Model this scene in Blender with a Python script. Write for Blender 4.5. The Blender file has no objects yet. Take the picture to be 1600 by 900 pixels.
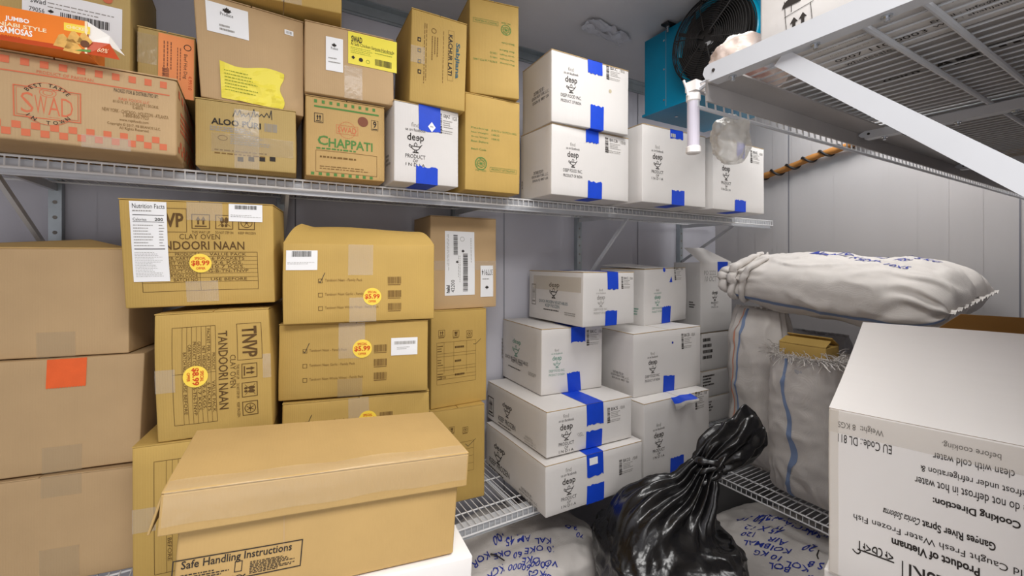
import bpy, bmesh, math, random
import numpy as np
from mathutils import Vector, Matrix, noise

# ---------------------------------------------------------------- camera, world, lights, exposure
SC = bpy.context.scene
COL = SC.collection
FOC, HOR, CAMYAW, EYE = 678.0, 410.0, math.radians(30.5), 1.6
cam = bpy.data.cameras.new('camera'); cam_o = bpy.data.objects.new('camera', cam); COL.objects.link(cam_o)
cam.sensor_width = 36.0; cam.lens = FOC/1600*36.0; cam.shift_y = (HOR-450)/1600
cam.clip_start = 0.02
cam_o.location = (0, 0, EYE); cam_o.rotation_euler = (math.pi/2, 0, -CAMYAW)
SC.camera = cam_o
world = bpy.data.worlds.new('world'); SC.world = world; world.use_nodes = True
world.node_tree.nodes['Background'].inputs[0].default_value = (0.85, 0.9, 1, 1)
world.node_tree.nodes['Background'].inputs[1].default_value = 0.15
SC.view_settings.view_transform = 'Standard'; SC.view_settings.look = 'None'
SC.view_settings.gamma = 1; SC.view_settings.use_curve_mapping = False
SC.view_settings.exposure = 0.28
def area(name, loc, rot, sx, sy, power, color=(1, 1, 1)):
    l = bpy.data.lights.new(name, 'AREA'); l.shape = 'RECTANGLE'; l.size = sx; l.size_y = sy
    l.energy = power; l.color = color
    o = bpy.data.objects.new(name, l); o.location = loc; o.rotation_euler = rot; COL.objects.link(o)
    return o
area('ceiling_light', (0.10, -0.45, 2.72), (0, 0, 0), 1.2, 0.9, 46, (1.0, 0.985, 0.965))
area('doorway_fill', (-0.55, -1.45, 0.98), (math.radians(97), 0, math.radians(-20)), 1.5, 1.6, 15, (1.0, 0.99, 0.98))  # soft low fill added behind the camera, on the entrance side
area('far_fill', (1.15, 0.75, 2.72), (0, 0, 0), 0.5, 0.6, 11, (1.0, 0.985, 0.97))  # added fill, no fixture: brightens the far half of the room
area('corner_fill', (2.6, 0.85, 2.72), (0, 0, 0), 0.3, 0.9, 11, (1.0, 0.99, 0.98))  # another added fill, lifting the right wall and the sacks below

# ---------------------------------------------------------------- helpers
def proj(P):
    d = P[0]*math.sin(CAMYAW)+P[1]*math.cos(CAMYAW)
    r = P[0]*math.cos(CAMYAW)-P[1]*math.sin(CAMYAW)
    return 800+FOC*r/d, HOR-FOC*(P[2]-EYE)/d
def ray(x, y):
    s, c = math.sin(CAMYAW), math.cos(CAMYAW); k = (x-800)/FOC
    return Vector((s+c*k, c-s*k, (HOR-y)/FOC))

MATS = {}
def mat(name, col, rough=0.7, metal=0.0, var=0.0, vscale=6.0, bump=0.0, bscale=60.0, stretch=(1, 1, 1), alpha=1.0,
        spec=0.4, trans=0.0, corr=0.0, rnd=0.0, weave=0.0):
    m = bpy.data.materials.new(name); m.use_nodes = True
    nt = m.node_tree; N = nt.nodes; L = nt.links; b = N['Principled BSDF']
    b.inputs['Base Color'].default_value = (*col, 1); b.inputs['Roughness'].default_value = rough
    b.inputs['Metallic'].default_value = metal; b.inputs['Specular IOR Level'].default_value = spec
    b.inputs['Alpha'].default_value = alpha
    if trans: b.inputs['Transmission Weight'].default_value = trans
    tc = N.new('ShaderNodeTexCoord'); mp = N.new('ShaderNodeMapping'); mp.inputs['Scale'].default_value = stretch
    L.new(tc.outputs['Object'], mp.inputs['Vector'])
    if var or rnd:
        n = N.new('ShaderNodeTexNoise'); n.inputs['Scale'].default_value = vscale; n.inputs['Detail'].default_value = 6
        L.new(mp.outputs[0], n.inputs['Vector'])
        mr = N.new('ShaderNodeMapRange'); mr.inputs[1].default_value = 0.3; mr.inputs[2].default_value = 0.7
        mr.inputs[3].default_value = 1-var; mr.inputs[4].default_value = 1+var
        L.new(n.outputs['Fac'], mr.inputs[0])
        hs = N.new('ShaderNodeHueSaturation'); hs.inputs['Color'].default_value = (*col, 1)
        if rnd:
            oi = N.new('ShaderNodeObjectInfo'); m2 = N.new('ShaderNodeMapRange')
            m2.inputs[3].default_value = 1-rnd; m2.inputs[4].default_value = 1+rnd
            L.new(oi.outputs['Random'], m2.inputs[0])
            mm = N.new('ShaderNodeMath'); mm.operation = 'MULTIPLY'
            L.new(mr.outputs[0], mm.inputs[0]); L.new(m2.outputs[0], mm.inputs[1]); L.new(mm.outputs[0], hs.inputs['Value'])
        else: L.new(mr.outputs[0], hs.inputs['Value'])
        L.new(hs.outputs[0], b.inputs['Base Color'])
    if bump or corr or weave:
        bp = N.new('ShaderNodeBump'); bp.inputs['Strength'].default_value = 1.0; bp.inputs['Distance'].default_value = 0.001
        nb = N.new('ShaderNodeTexNoise'); nb.inputs['Scale'].default_value = bscale; nb.inputs['Detail'].default_value = 4
        L.new(mp.outputs[0], nb.inputs['Vector'])
        sc = N.new('ShaderNodeMath'); sc.operation = 'MULTIPLY'; sc.inputs[1].default_value = bump
        L.new(nb.outputs['Fac'], sc.inputs[0]); last = sc
        for k, amt, scl in ((('X',), corr, 55.0), (('X', 'Y', 'Z'), weave, 160.0)):
            if not amt: continue
            for ax in k:
                w = N.new('ShaderNodeTexWave'); w.bands_direction = ax; w.inputs['Scale'].default_value = scl
                w.inputs['Distortion'].default_value = 1.0
                L.new(mp.outputs[0], w.inputs['Vector'])
                a = N.new('ShaderNodeMath'); a.operation = 'MULTIPLY_ADD'; a.inputs[1].default_value = amt
                L.new(w.outputs['Fac'], a.inputs[0]); L.new(last.outputs[0], a.inputs[2]); last = a
        L.new(last.outputs[0], bp.inputs['Height']); L.new(bp.outputs[0], b.inputs['Normal'])
    MATS[name] = m
    return m
def clear_tape_mat(name, col, fac):
    m = bpy.data.materials.new(name); m.use_nodes = True; nt = m.node_tree; N = nt.nodes; L = nt.links
    b = N['Principled BSDF']; b.inputs['Base Color'].default_value = (*col, 1); b.inputs['Roughness'].default_value = 0.18
    b.inputs['Specular IOR Level'].default_value = 0.7
    nb = N.new('ShaderNodeTexNoise'); nb.inputs['Scale'].default_value = 45
    tc = N.new('ShaderNodeTexCoord'); L.new(tc.outputs['Object'], nb.inputs['Vector'])
    bp = N.new('ShaderNodeBump'); bp.inputs['Distance'].default_value = 0.002; bp.inputs['Strength'].default_value = 0.6
    L.new(nb.outputs['Fac'], bp.inputs['Height']); L.new(bp.outputs[0], b.inputs['Normal'])
    b.inputs['Alpha'].default_value = fac
    MATS[name] = m
def S(r, g, b):
    f = lambda c: (c/255/12.92) if c/255 <= 0.04045 else ((c/255+0.055)/1.055)**2.4
    return (f(r), f(g), f(b))
mat('card_tan', S(187, 154, 98), 0.72, var=0.07, vscale=5, bump=0.25, bscale=120, corr=0.10, rnd=0.05)
mat('card_ochre', S(187, 154, 83), 0.7, var=0.07, vscale=5, bump=0.25, bscale=120, corr=0.12, rnd=0.05)
mat('card_kraft', S(188, 158, 117), 0.75, var=0.06, vscale=5, bump=0.25, bscale=120, corr=0.08, rnd=0.05)
mat('card_olive', S(180, 154, 96), 0.7, var=0.06, vscale=5, bump=0.25, bscale=120, corr=0.10, rnd=0.05)
mat('card_inside', S(160, 118, 62), 0.85, var=0.08, vscale=8, bump=0.3, bscale=120)
mat('card_white', S(215, 211, 207), 0.6, var=0.03, vscale=4, bump=0.2, bscale=120, corr=0.06, rnd=0.02)
mat('card_gloss_white', S(236, 232, 228), 0.35, var=0.03, vscale=4, bump=0.3, bscale=20)
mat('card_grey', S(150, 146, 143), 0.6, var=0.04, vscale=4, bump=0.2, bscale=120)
mat('ink_black', S(48, 42, 38), 0.8); mat('ink_brown', S(92, 66, 30), 0.8); mat('ink_grey', S(150, 146, 140), 0.8)
mat('ink_coral', S(206, 112, 78), 0.8); mat('ink_green', S(84, 132, 66), 0.8); mat('ink_teal', S(104, 150, 132), 0.8)
mat('ink_maroon', S(128, 78, 58), 0.8); mat('ink_red', S(206, 74, 24), 0.7); mat('ink_navy', S(58, 92, 102), 0.8)
mat('ink_white', S(250, 246, 240), 0.6); mat('ink_cream', S(250, 232, 190), 0.6); mat('ink_blue', S(34, 52, 150), 0.6)
mat('ink_pale', S(188, 176, 150), 0.8); mat('ink_lime', S(122, 142, 46), 0.8); mat('ink_midbrown', S(120, 90, 46), 0.8)
mat('paper_white', S(236, 236, 236), 0.5, var=0.015, vscale=10); mat('paper_yellow', S(236, 220, 74), 0.5, var=0.02, vscale=10)
mat('paper_orange', S(240, 148, 84), 0.55, var=0.02, vscale=10); mat('sticker_yellow', S(250, 216, 76), 0.4)
mat('blue_tape', S(14, 66, 196), 0.55, var=0.05, vscale=30, bump=0.2, bscale=200)
mat('orange_tape', S(232, 98, 40), 0.55, var=0.05, vscale=30, bump=0.2, bscale=200)
clear_tape_mat('clear_tape', S(222, 212, 196), 0.26)
clear_tape_mat('gloss_tape', S(226, 206, 172), 0.2)
clear_tape_mat('haze_tape', S(198, 180, 146), 0.28)
mat('carton_orange', S(238, 128, 40), 0.35, var=0.05, vscale=8); mat('carton_dark_orange', S(196, 72, 20), 0.4)
mat('samosa', S(226, 176, 92), 0.6, var=0.2, vscale=60); mat('samosa_dark', S(110, 66, 40), 0.6); mat('leaf', S(104, 150, 70), 0.6)
mat('shelf_white', S(226, 226, 226), 0.35, var=0.02, vscale=10); mat('shelf_grey', S(196, 198, 202), 0.4, var=0.05, vscale=6)
mat('shelf_zinc', S(172, 178, 186), 0.38, metal=0.5, var=0.08, vscale=12)
mat('shelf_dull', S(168, 164, 162), 0.5, var=0.06, vscale=9)
mat('panel_white', S(196, 195, 203), 0.38, var=0.035, vscale=2.2, bump=0.5, bscale=9, stretch=(1, 1, 0.25))
mat('panel_side', S(188, 184, 183), 0.42, var=0.035, vscale=2.2, bump=0.5, bscale=9, stretch=(1, 1, 0.25))
mat('panel_ceiling', S(206, 205, 207), 0.42, var=0.06, vscale=2.5, bump=0.8, bscale=14)
mat('panel_seam', S(120, 120, 128), 0.6); mat('floor_grey', S(110, 108, 106), 0.6, var=0.1, vscale=4)
mat('galvanized', S(168, 176, 180), 0.35, metal=0.55, var=0.1, vscale=14)
mat('foil', S(205, 205, 210), 0.35, metal=0.25, var=0.1, vscale=20)
mat('teal_paint', S(6, 122, 156), 0.35, var=0.05, vscale=6, bump=0.3, bscale=40)
mat('teal_ring', S(10, 140, 170), 0.25, var=0.04, vscale=6)
mat('fan_black', S(30, 28, 27), 0.4, var=0.1, vscale=20); mat('bolt_steel', S(200, 205, 210), 0.25, metal=0.9)
mat('plate_grey', S(140, 140, 142), 0.4)
mat('sack_cloth', S(213, 207, 201), 0.7, var=0.06, vscale=9, bump=1.2, bscale=22, weave=0.25)
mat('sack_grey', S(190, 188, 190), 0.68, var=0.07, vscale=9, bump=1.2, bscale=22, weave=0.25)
mat('stripe_blue', S(126, 144, 178), 0.7); mat('stripe_red', S(214, 150, 124), 0.7)
mat('bag_black', S(20, 19, 20), 0.24, spec=0.6, bump=2.2, bscale=30)
mat('film', S(226, 222, 214), 0.3, alpha=0.5, spec=0.7, bump=3.0, bscale=60)
mat('film_pink', S(236, 218, 206), 0.3, alpha=0.6, spec=0.6, var=0.15, vscale=18, bump=2.0, bscale=50)
mat('meat_red', S(176, 66, 40), 0.5, var=0.2, vscale=30)
mat('tube_plastic', S(220, 214, 226), 0.2, alpha=0.75, spec=0.6); mat('cap_white', S(240, 236, 232), 0.4)
mat('pipe_tan', S(176, 118, 56), 0.6, var=0.12, vscale=20, bump=0.6, bscale=40); mat('cable_black', S(34, 30, 28), 0.5)
mat('marker', S(44, 40, 40), 0.6)

class Acc:
    def __init__(s): s.v = []; s.f = []; s.m = []; s.mats = []; s.keep = []
    def slot(s, m):
        if m not in s.mats: s.mats.append(m)
        return s.mats.index(m)
    def add(s, verts, faces, m):
        o = len(s.v); k = s.slot(m); s.v += [tuple(p) for p in verts]
        for f in faces: s.f.append(tuple(i+o for i in f)); s.m.append(k)
    def box(s, a, b, m):
        x0, y0, z0 = a; x1, y1, z1 = b
        s.add([(x0,y0,z0),(x1,y0,z0),(x1,y1,z0),(x0,y1,z0),(x0,y0,z1),(x1,y0,z1),(x1,y1,z1),(x0,y1,z1)],
              [(0,3,2,1),(4,5,6,7),(0,1,5,4),(1,2,6,5),(2,3,7,6),(3,0,4,7)], m)
    def tube(s, pts, r, m, n=6, caps=True):
        pts = [Vector(p) for p in pts]; rs = r if isinstance(r, (list, tuple)) else [r]*len(pts)
        vs = []; fs = []; up = None
        for i, p in enumerate(pts):
            t = (pts[min(i+1, len(pts)-1)]-pts[max(i-1, 0)]).normalized()
            if up is None:
                up = Vector((0, 0, 1)) if abs(t.z) < 0.9 else Vector((1, 0, 0))
            a = t.cross(up).normalized(); up = a.cross(t).normalized()
            for k in range(n):
                q = 2*math.pi*k/n; vs.append(p+(a*math.cos(q)+up*math.sin(q))*rs[i])
        for i in range(len(pts)-1):
            for k in range(n): fs.append((i*n+k, i*n+(k+1)%n, (i+1)*n+(k+1)%n, (i+1)*n+k))
        if caps: fs.append(tuple(range(n-1, -1, -1))); fs.append(tuple(range((len(pts)-1)*n, len(pts)*n)))
        s.add(vs, fs, m)
    def bar(s, a, b, w, t, m, up=(0, 0, 1)):
        a, b = Vector(a), Vector(b); d = (b-a).normalized(); sd = d.cross(Vector(up)).normalized(); u = sd.cross(d).normalized()
        vs = [p+sd*sx*w/2+u*su*t/2 for p in (a, b) for sx, su in ((-1,-1),(1,-1),(1,1),(-1,1))]
        s.add(vs, [(0,3,2,1),(4,5,6,7),(0,1,5,4),(1,2,6,5),(2,3,7,6),(3,0,4,7)], m)
    def build(s, name, parent=None, smooth=False, warp=None):
        me = bpy.data.meshes.new(name)
        vs = [warp(Vector(p)) for p in s.v] if warp else s.v
        me.from_pydata([tuple(v) for v in vs], [], s.f); me.update()
        for m in s.mats: me.materials.append(MATS[m])
        me.polygons.foreach_set('material_index', s.m)
        if smooth: me.polygons.foreach_set('use_smooth', [True]*len(me.polygons))
        o = bpy.data.objects.new(name, me); COL.objects.link(o)
        if parent is not None: o.parent = parent
        return o
def tag(o, label, cat, group=None):
    o['label'] = label; o['category'] = cat
    if group: o['group'] = group
    return o
def struct(o): o['kind'] = 'structure'; return o
def empty(name, loc=(0, 0, 0)):
    o = bpy.data.objects.new(name, None); COL.objects.link(o); o.location = loc; o.empty_display_size = 0.05
    return o

# text as flat outlines: bounding box normalised to 0..1
GL = {}
def glyphs(t, bold=0.0, res=2):
    k = (t, bold, res)
    if k in GL: return GL[k]
    cu = bpy.data.curves.new('t', 'FONT'); cu.body = t; cu.resolution_u = res; cu.offset = bold; cu.fill_mode = 'FRONT'
    o = bpy.data.objects.new('t', cu); COL.objects.link(o)
    dg = bpy.context.evaluated_depsgraph_get(); ev = o.evaluated_get(dg); me = ev.to_mesh()
    v = [(p.co.x, p.co.y) for p in me.vertices]; f = [tuple(p.vertices) for p in me.polygons]
    ev.to_mesh_clear(); bpy.data.objects.remove(o); bpy.data.curves.remove(cu)
    x0 = min(a for a, b in v); x1 = max(a for a, b in v); y0 = min(b for a, b in v); y1 = max(b for a, b in v)
    w, h = max(x1-x0, 1e-6), max(y1-y0, 1e-6)
    GL[k] = ([((a-x0)/w, (b-y0)/h) for a, b in v], f, w/h)
    return GL[k]

class Face:
    """A flat side of a thing: u to the right and v up as one looks at it, metres."""
    def __init__(s, o, u, v, W, H, M=None):
        s.o, s.u, s.v = Vector(o), Vector(u), Vector(v); s.n = s.u.cross(s.v); s.W, s.H = W, H; s.M = M; s.acc = None; s.off = 0.0009
    def p(s, a, b, off=None): return s.o+s.u*a+s.v*b+s.n*(s.off if off is None else off)
    def px(s, x, y):
        Mi = s.M.inverted(); o = Mi @ Vector((0, 0, EYE)); d = Mi.to_3x3() @ ray(x, y)
        t = (s.o-o).dot(s.n)/d.dot(s.n); q = o+d*t-s.o
        return q.dot(s.u), q.dot(s.v)
    def toscreen(s, a, b): return proj(s.M @ s.p(a, b, 0))
    def u_at(s, x, v, u0):
        lo, hi = u0-0.8, u0+0.8
        f = lambda u: s.toscreen(u, v)[0]-x
        u = u0
        for _ in range(12):
            g = f(u); d = (f(u+1e-4)-g)/1e-4
            if abs(d) < 1e-6: break
            st = max(-0.2, min(0.2, -g/d)); u += st
            if abs(st) < 1e-6: break
        return u
    def v_at(s, y, u, v0):
        v = v0
        for _ in range(12):
            g = s.toscreen(u, v)[1]-y; d = (s.toscreen(u, v+1e-4)[1]-s.toscreen(u, v)[1])/1e-4
            v += max(-0.2, min(0.2, -g/d))
        return v
    def span(s, xl, yt, yb, xr):
        """rectangle whose left edge runs yt..yb at x=xl in the frame and whose right edge meets x=xr"""
        u0, vb = s.px(xl, yb); _, vt = s.px(xl, yt)
        return u0, vb, s.u_at(xr, (vb+vt)/2, u0), vt
    def poly(s, pts, m, acc=None, off=None, sub=1):
        (acc or s.acc).add([s.p(a, b, off) for a, b in pts], [tuple(range(len(pts)))], m)
    def rect(s, r, m, acc=None, off=None, nu=1, nv=1):
        u0, v0, u1, v1 = r; nu = max(nu, int(abs(u1-u0)/.025)+1); nv = max(nv, int(abs(v1-v0)/.025)+1)
        vs = [s.p(u0+(u1-u0)*i/nu, v0+(v1-v0)*j/nv, off) for j in range(nv+1) for i in range(nu+1)]
        (acc or s.acc).add(vs, [(j*(nu+1)+i, j*(nu+1)+i+1, (j+1)*(nu+1)+i+1, (j+1)*(nu+1)+i) for j in range(nv) for i in range(nu)], m)
    def frame(s, r, t, m, acc=None, off=None):
        u0, v0, u1, v1 = r
        for q in ((u0, v0, u1, v0+t), (u0, v1-t, u1, v1), (u0, v0, u0+t, v1), (u1-t, v0, u1, v1)): s.rect(q, m, acc, off, 4, 4)
    def line(s, a, b, t, m, acc=None, off=None):
        a, b = Vector(a), Vector(b); d = (b-a); L = d.length
        if L < 1e-9: return
        d /= L; nn = Vector((-d.y, d.x))*t/2
        k = max(1, int(L/0.025))
        for i in range(k):
            p, q = a+d*L*i/k, a+d*L*(i+1)/k
            s.poly([p-nn, q-nn, q+nn, p+nn], m, acc, off)
    def path(s, pts, t, m, acc=None, off=None):
        for a, b in zip(pts, pts[1:]): s.line(a, b, t, m, acc, off)
    def disc(s, c, r, m, acc=None, off=None, ry=None, n=28, r0=0.0):
        ry = ry or r
        pts = [(c[0]+r*math.cos(2*math.pi*k/n), c[1]+ry*math.sin(2*math.pi*k/n)) for k in range(n)]
        if not r0: s.poly(pts, m, acc, off); return
        inn = [(c[0]+(r-r0)*math.cos(2*math.pi*k/n), c[1]+(ry-r0)*math.sin(2*math.pi*k/n)) for k in range(n)]
        for k in range(n): s.poly([inn[k], pts[k], pts[(k+1)%n], inn[(k+1)%n]], m, acc, off)
    def text(s, t, r, m, rot=0, bold=0.0, acc=None, off=None, res=2, slant=0.0, keep=False):
        v, f, asp = glyphs(t, bold, res); u0, v0, u1, v1 = r; W, H = u1-u0, v1-v0
        if keep:      # keep the letters' own proportion, centred
            if rot in (0, 180):
                nw = min(W, H*asp); c = (u0+u1)/2; u0, u1 = c-nw/2, c+nw/2; W = nw
        pts = []
        for a, b in v:
            a2 = a+slant*(b-0.5)*H/max(W, 1e-6)
            if rot == 0: x, y = a2, b
            elif rot == 180: x, y = 1-a2, 1-b
            elif rot == 90: x, y = 1-b, a2
            else: x, y = b, 1-a2
            pts.append(s.p(u0+x*W, v0+y*H, off))
        (acc or s.acc).add(pts, f, m)
    def arc_text(s, t, c, r, a0, a1, h, m, acc=None, ry=None, flip=False):
        n = len(t); ry = ry or r
        for i, ch in enumerate(t):
            if ch == ' ': continue
            a = a0+(a1-a0)*(i/(n-1)); v, f, asp = glyphs(ch, 0.01)
            w = h*min(asp, 1.1)
            ca, sa = math.cos(a), math.sin(a)
            ex = Vector((sa, -ca)) if not flip else Vector((-sa, ca)); ey = Vector((ca, sa)) if not flip else Vector((-ca, -sa))
            o = Vector((c[0]+r*ca, c[1]+ry*sa))
            (acc or s.acc).add([s.p(*(o+ex*(x-0.5)*w+ey*(y-0.5)*h)) for x, y in v], f, m)
    def rows(s, r, n, m, seed=0, acc=None, off=None, fill=0.55, align='l', vertical=False):
        """fine print too small to read: rows of broken dashes"""
        R = random.Random(seed); u0, v0, u1, v1 = r
        if vertical:
            for i in range(n):
                x = u0+(u1-u0)*(i+0.5)/n; t = abs(u1-u0)/n*fill; y = v1; end = v1-(v1-v0)*R.uniform(0.55, 1.0)
                while y > end:
                    L = abs(v1-v0)*R.uniform(0.03, 0.09); s.rect((x-t/2, max(y-L, end), x+t/2, y), m, acc, off); y -= L+abs(v1-v0)*0.018
            return
        for i in range(n):
            y = v1-(v1-v0)*(i+0.5)/n; t = (v1-v0)/n*fill
            ln = R.uniform(0.6, 1.0)*(u1-u0); x = u0 if align == 'l' else (u0+u1-ln)/2; end = x+ln
            while x < end:
                L = (u1-u0)*R.uniform(0.03, 0.10); s.rect((x, y-t/2, min(x+L, end), y+t/2), m, acc, off); x += L+(u1-u0)*0.02
    def bars(s, r, m, seed=0, n=28, acc=None, off=None, vertical=False):
        R = random.Random(seed); u0, v0, u1, v1 = r; x = 0.0; ws = []
        for i in range(n): ws.append((R.choice((1, 1, 2, 3)), R.choice((1, 1, 2))))
        tot = sum(a+b for a, b in ws)
        for a, b in ws:
            f0, f1 = x/tot, (x+a)/tot; x += a+b
            if vertical: s.rect((u0, v0+(v1-v0)*f0, u1, v0+(v1-v0)*f1), m, acc, off)
            else: s.rect((u0+(u1-u0)*f0, v0, u0+(u1-u0)*f1, v1), m, acc, off)

def turned(F, q):
    """the same side with its print turned: q=1 reads downwards, q=2 upside down"""
    if q == 1: G = Face(F.o+F.v*F.H, -F.v, F.u, F.H, F.W, F.M)
    else: G = Face(F.o+F.v*F.H+F.u*F.W, -F.u, -F.v, F.W, F.H, F.M)
    G.acc = F.acc; G.off = F.off; return G

class Carton:
    def __init__(s, name, fit, m, label, group=None, cat='box', bulge=0.003, crum=0.0018, seed=0, flaps='y', fl_m=None, r=0.004, taper=None, corner=None):
        s.ox, s.oy, s.oz, yaw, roll, pit, s.w, s.h, s.d = fit
        s.m = m; s.seed = seed; s.bulge = bulge; s.crum = crum; s.corner = corner or {}
        R = Matrix.Rotation(math.radians(yaw), 3, 'Z') @ Matrix.Rotation(math.radians(pit), 3, 'X') @ Matrix.Rotation(math.radians(roll), 3, 'Y')
        base = Vector((s.ox, s.oy, s.oz+EYE))+R @ Vector((s.w/2, s.d/2, 0))
        s.root = empty(name, base); s.root.rotation_mode = 'YXZ'
        s.root.rotation_euler = R.to_euler('YXZ')
        s.M = Matrix.Translation(base) @ R.to_4x4()
        tag(s.root, label, cat, group)
        w, d = s.w, s.d; ft = 0.003 if flaps else 0.0; s.bh = s.h-ft
        s.acc = Acc(); s.parts = {}
        h = s.bh
        mk = lambda o, u, v, W, H: Face(o, u, v, W, H, s.M)
        X, Y, Zv = (1,0,0), (0,1,0), (0,0,1)
        s.front = mk((-w/2, -d/2, 0), X, Zv, w, s.h); s.left = mk((-w/2, d/2, 0), (0,-1,0), Zv, d, s.h)
        s.right = mk((w/2, -d/2, 0), Y, Zv, d, s.h); s.top = mk((-w/2, -d/2, s.h), X, Y, w, d)
        s.bottom = mk((-w/2, d/2, 0), X, (0,-1,0), w, d); s.back = mk((w/2, d/2, 0), (-1,0,0), Zv, w, s.h)
        for F in (s.front, s.left, s.right, s.top, s.bottom, s.back): F.acc = s.acc
        s._body(w, d, h, r)
        if flaps:
            g = 0.0015; rr = 0.001
            spl = [(-w/2, -g, -d/2, d/2), (g, w/2, -d/2, d/2)] if flaps == 'y' else [(-w/2, w/2, -d/2, -g), (-w/2, w/2, g, d/2)]
            for i, (x0, x1, y0, y1) in enumerate(spl):
                a = Acc(); nx, ny = 6, 6
                for zz, fl in ((h+0.0004, True), (h+ft, False)):
                    vs = [(x0+(x1-x0)*i2/nx, y0+(y1-y0)*j/ny, zz) for j in range(ny+1) for i2 in range(nx+1)]
                    fs = [(j*(nx+1)+i2, j*(nx+1)+i2+1, (j+1)*(nx+1)+i2+1, (j+1)*(nx+1)+i2) for j in range(ny) for i2 in range(nx)]
                    a.add(vs, [f[::-1] for f in fs] if fl else fs, m)
                K = (nx+1)*(ny+1); rim = [i2 for i2 in range(nx+1)]+[j*(nx+1)+nx for j in range(1, ny+1)]+[ny*(nx+1)+i2 for i2 in range(nx-1, -1, -1)]+[j*(nx+1) for j in range(ny-1, 0, -1)]
                o = 0; a_f = [(rim[k], rim[(k+1)%len(rim)], rim[(k+1)%len(rim)]+K, rim[k]+K) for k in range(len(rim))]
                mm = a.slot(fl_m or m)
                for f in a_f: a.f.append(f); a.m.append(mm)
                s.parts[('flap', i)] = ('top_flap', a)
    def _body(s, w, d, h, r):
        def coords(L, n): return sorted(set([-L/2, -L/2+r*0.35, -L/2+r]+[-L/2+r+(L-2*r)*k/n for k in range(1, n)]+[L/2-r, L/2-r*0.35, L/2]))
        n = 8; xs, ys, zs = coords(w, n), coords(d, n), [z+h/2 for z in coords(h, n)]
        idx = {}; V = []
        def vid(p):
            k = tuple(round(c, 6) for c in p)
            if k not in idx:
                q = Vector(p); c = Vector((max(-w/2+r, min(w/2-r, q.x)), max(-d/2+r, min(d/2-r, q.y)), max(r, min(h-r, q.z))))
                e = q-c
                if e.length > 1e-9: q = c+e.normalized()*min(r, max(abs(e.x), abs(e.y), abs(e.z)))
                idx[k] = len(V); V.append(q)
            return idx[k]
        Fc = []
        def grid(A, B, fn, flip):
            for i in range(len(A)-1):
                for j in range(len(B)-1):
                    f = [vid(fn(A[i], B[j])), vid(fn(A[i+1], B[j])), vid(fn(A[i+1], B[j+1])), vid(fn(A[i], B[j+1]))]
                    Fc.append(tuple(f[::-1] if flip else f))
        grid(xs, ys, lambda a, b: (a, b, 0), True); grid(xs, ys, lambda a, b: (a, b, h), False)
        grid(xs, zs, lambda a, b: (a, -d/2, b), False); grid(xs, zs, lambda a, b: (a, d/2, b), True)
        grid(ys, zs, lambda a, b: (-w/2, a, b), True); grid(ys, zs, lambda a, b: (w/2, a, b), False)
        s.acc.add(V, Fc, s.m)
    def warp(s, p):
        w, d, h = s.w, s.d, s.h
        a, b, c = (p.x/w+0.5), (p.y/d+0.5), (p.z/h)
        bl = lambda q: max(0.0, 1-(2*q-1)**2)
        g = s.bulge; q = p.copy()
        q.x += (2*a-1)*g*bl(b)*bl(c)*1.2; q.y += (2*b-1)*g*bl(a)*bl(c)*1.2
        q.z += (c if c > 0.5 else 0)*g*0.4*bl(a)*bl(b)
        nz = noise.noise_vector(Vector((p.x*5+s.seed*3.1, p.y*5, p.z*5+s.seed)))
        q += Vector((nz.x, nz.y, nz.z*(0 if c < 0.05 else 0.6)))*s.crum
        for k, dv in s.corner.items():      # a crushed corner: (i,j,k) -> shift in metres
            wt = (a if k[0] else 1-a)*(b if k[1] else 1-b)*(c if k[2] else 1-c)
            q += Vector(dv)*max(0.0, min(1.2, wt))
        return q
    def part(s, name, key=None):
        a = Acc(); s.parts[key or (name, len(s.parts))] = (name, a); return a
    def done(s):
        s.acc.build('carton_body', s.root, smooth=True, warp=s.warp)
        out = []
        for k, (n, a) in s.parts.items():
            if a.f:
                o = a.build(n, s.root, warp=s.warp); out.append(o)
                if getattr(a, 'label', None): o['label'] = a.label
        return out
    # ---- common dressings
    def sticker(s, F, r, m, name='paper_label', off=0.0016, label=None):
        a = s.part(name); a.label = label; F.rect(r, m, a, off, 6, 6); return a
    def price(s, F, x, y, rpx, price, rot=0):
        u, v = F.px(x, y); u2, _ = F.px(x+rpx, y); r = abs(u2-u)
        if rot: _, v2 = F.px(x, y+rpx); r = (abs(v2-v)+abs(u2-u))/2
        a = s.part('price_sticker'); a.label = 'round yellow price sticker'
        F.disc((u, v), r, 'sticker_yellow', a, 0.0018); G = F
        if rot:
            G = turned(F, 1); u, v = F.H-v, u
        G.text('SPECIAL', (u-0.5*r, v+0.38*r, u+0.5*r, v+0.66*r), 'ink_red', bold=0.02, acc=a, off=0.0024)
        G.text(price, (u-0.82*r, v-0.32*r, u+0.82*r, v+0.30*r), 'ink_red', bold=0.03, acc=a, off=0.0024)
        G.text('OFFER', (u-0.42*r, v-0.68*r, u+0.42*r, v-0.42*r), 'ink_red', bold=0.02, acc=a, off=0.0024)
    def tape(s, where, x0, x1, y, m='blue_tape', name='blue_tape', skew=0.0, run=0.4, y2=None, label=None):
        """tape over the middle of the front, torn at its end; top or bottom, folded over the edge"""
        F = s.front; u0, v = F.px(x0, y); u1 = F.u_at(x1, v, u0); R = random.Random(int(x0*7+y))
        a = s.part(name); a.label = label; n = 10; off = 0.0014
        edge = s.h if where == 'top' else 0.0
        if y2 is not None: edge = F.px((x0+x1)/2, y2)[1]
        sg = 1 if where == 'top' else -1; k = 4
        jag = [R.uniform(-0.004, 0.004) for _ in range(n+1)]
        if where == 'top' and s.h < 0.16: jag = [j*0.6 for j in jag]
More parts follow.
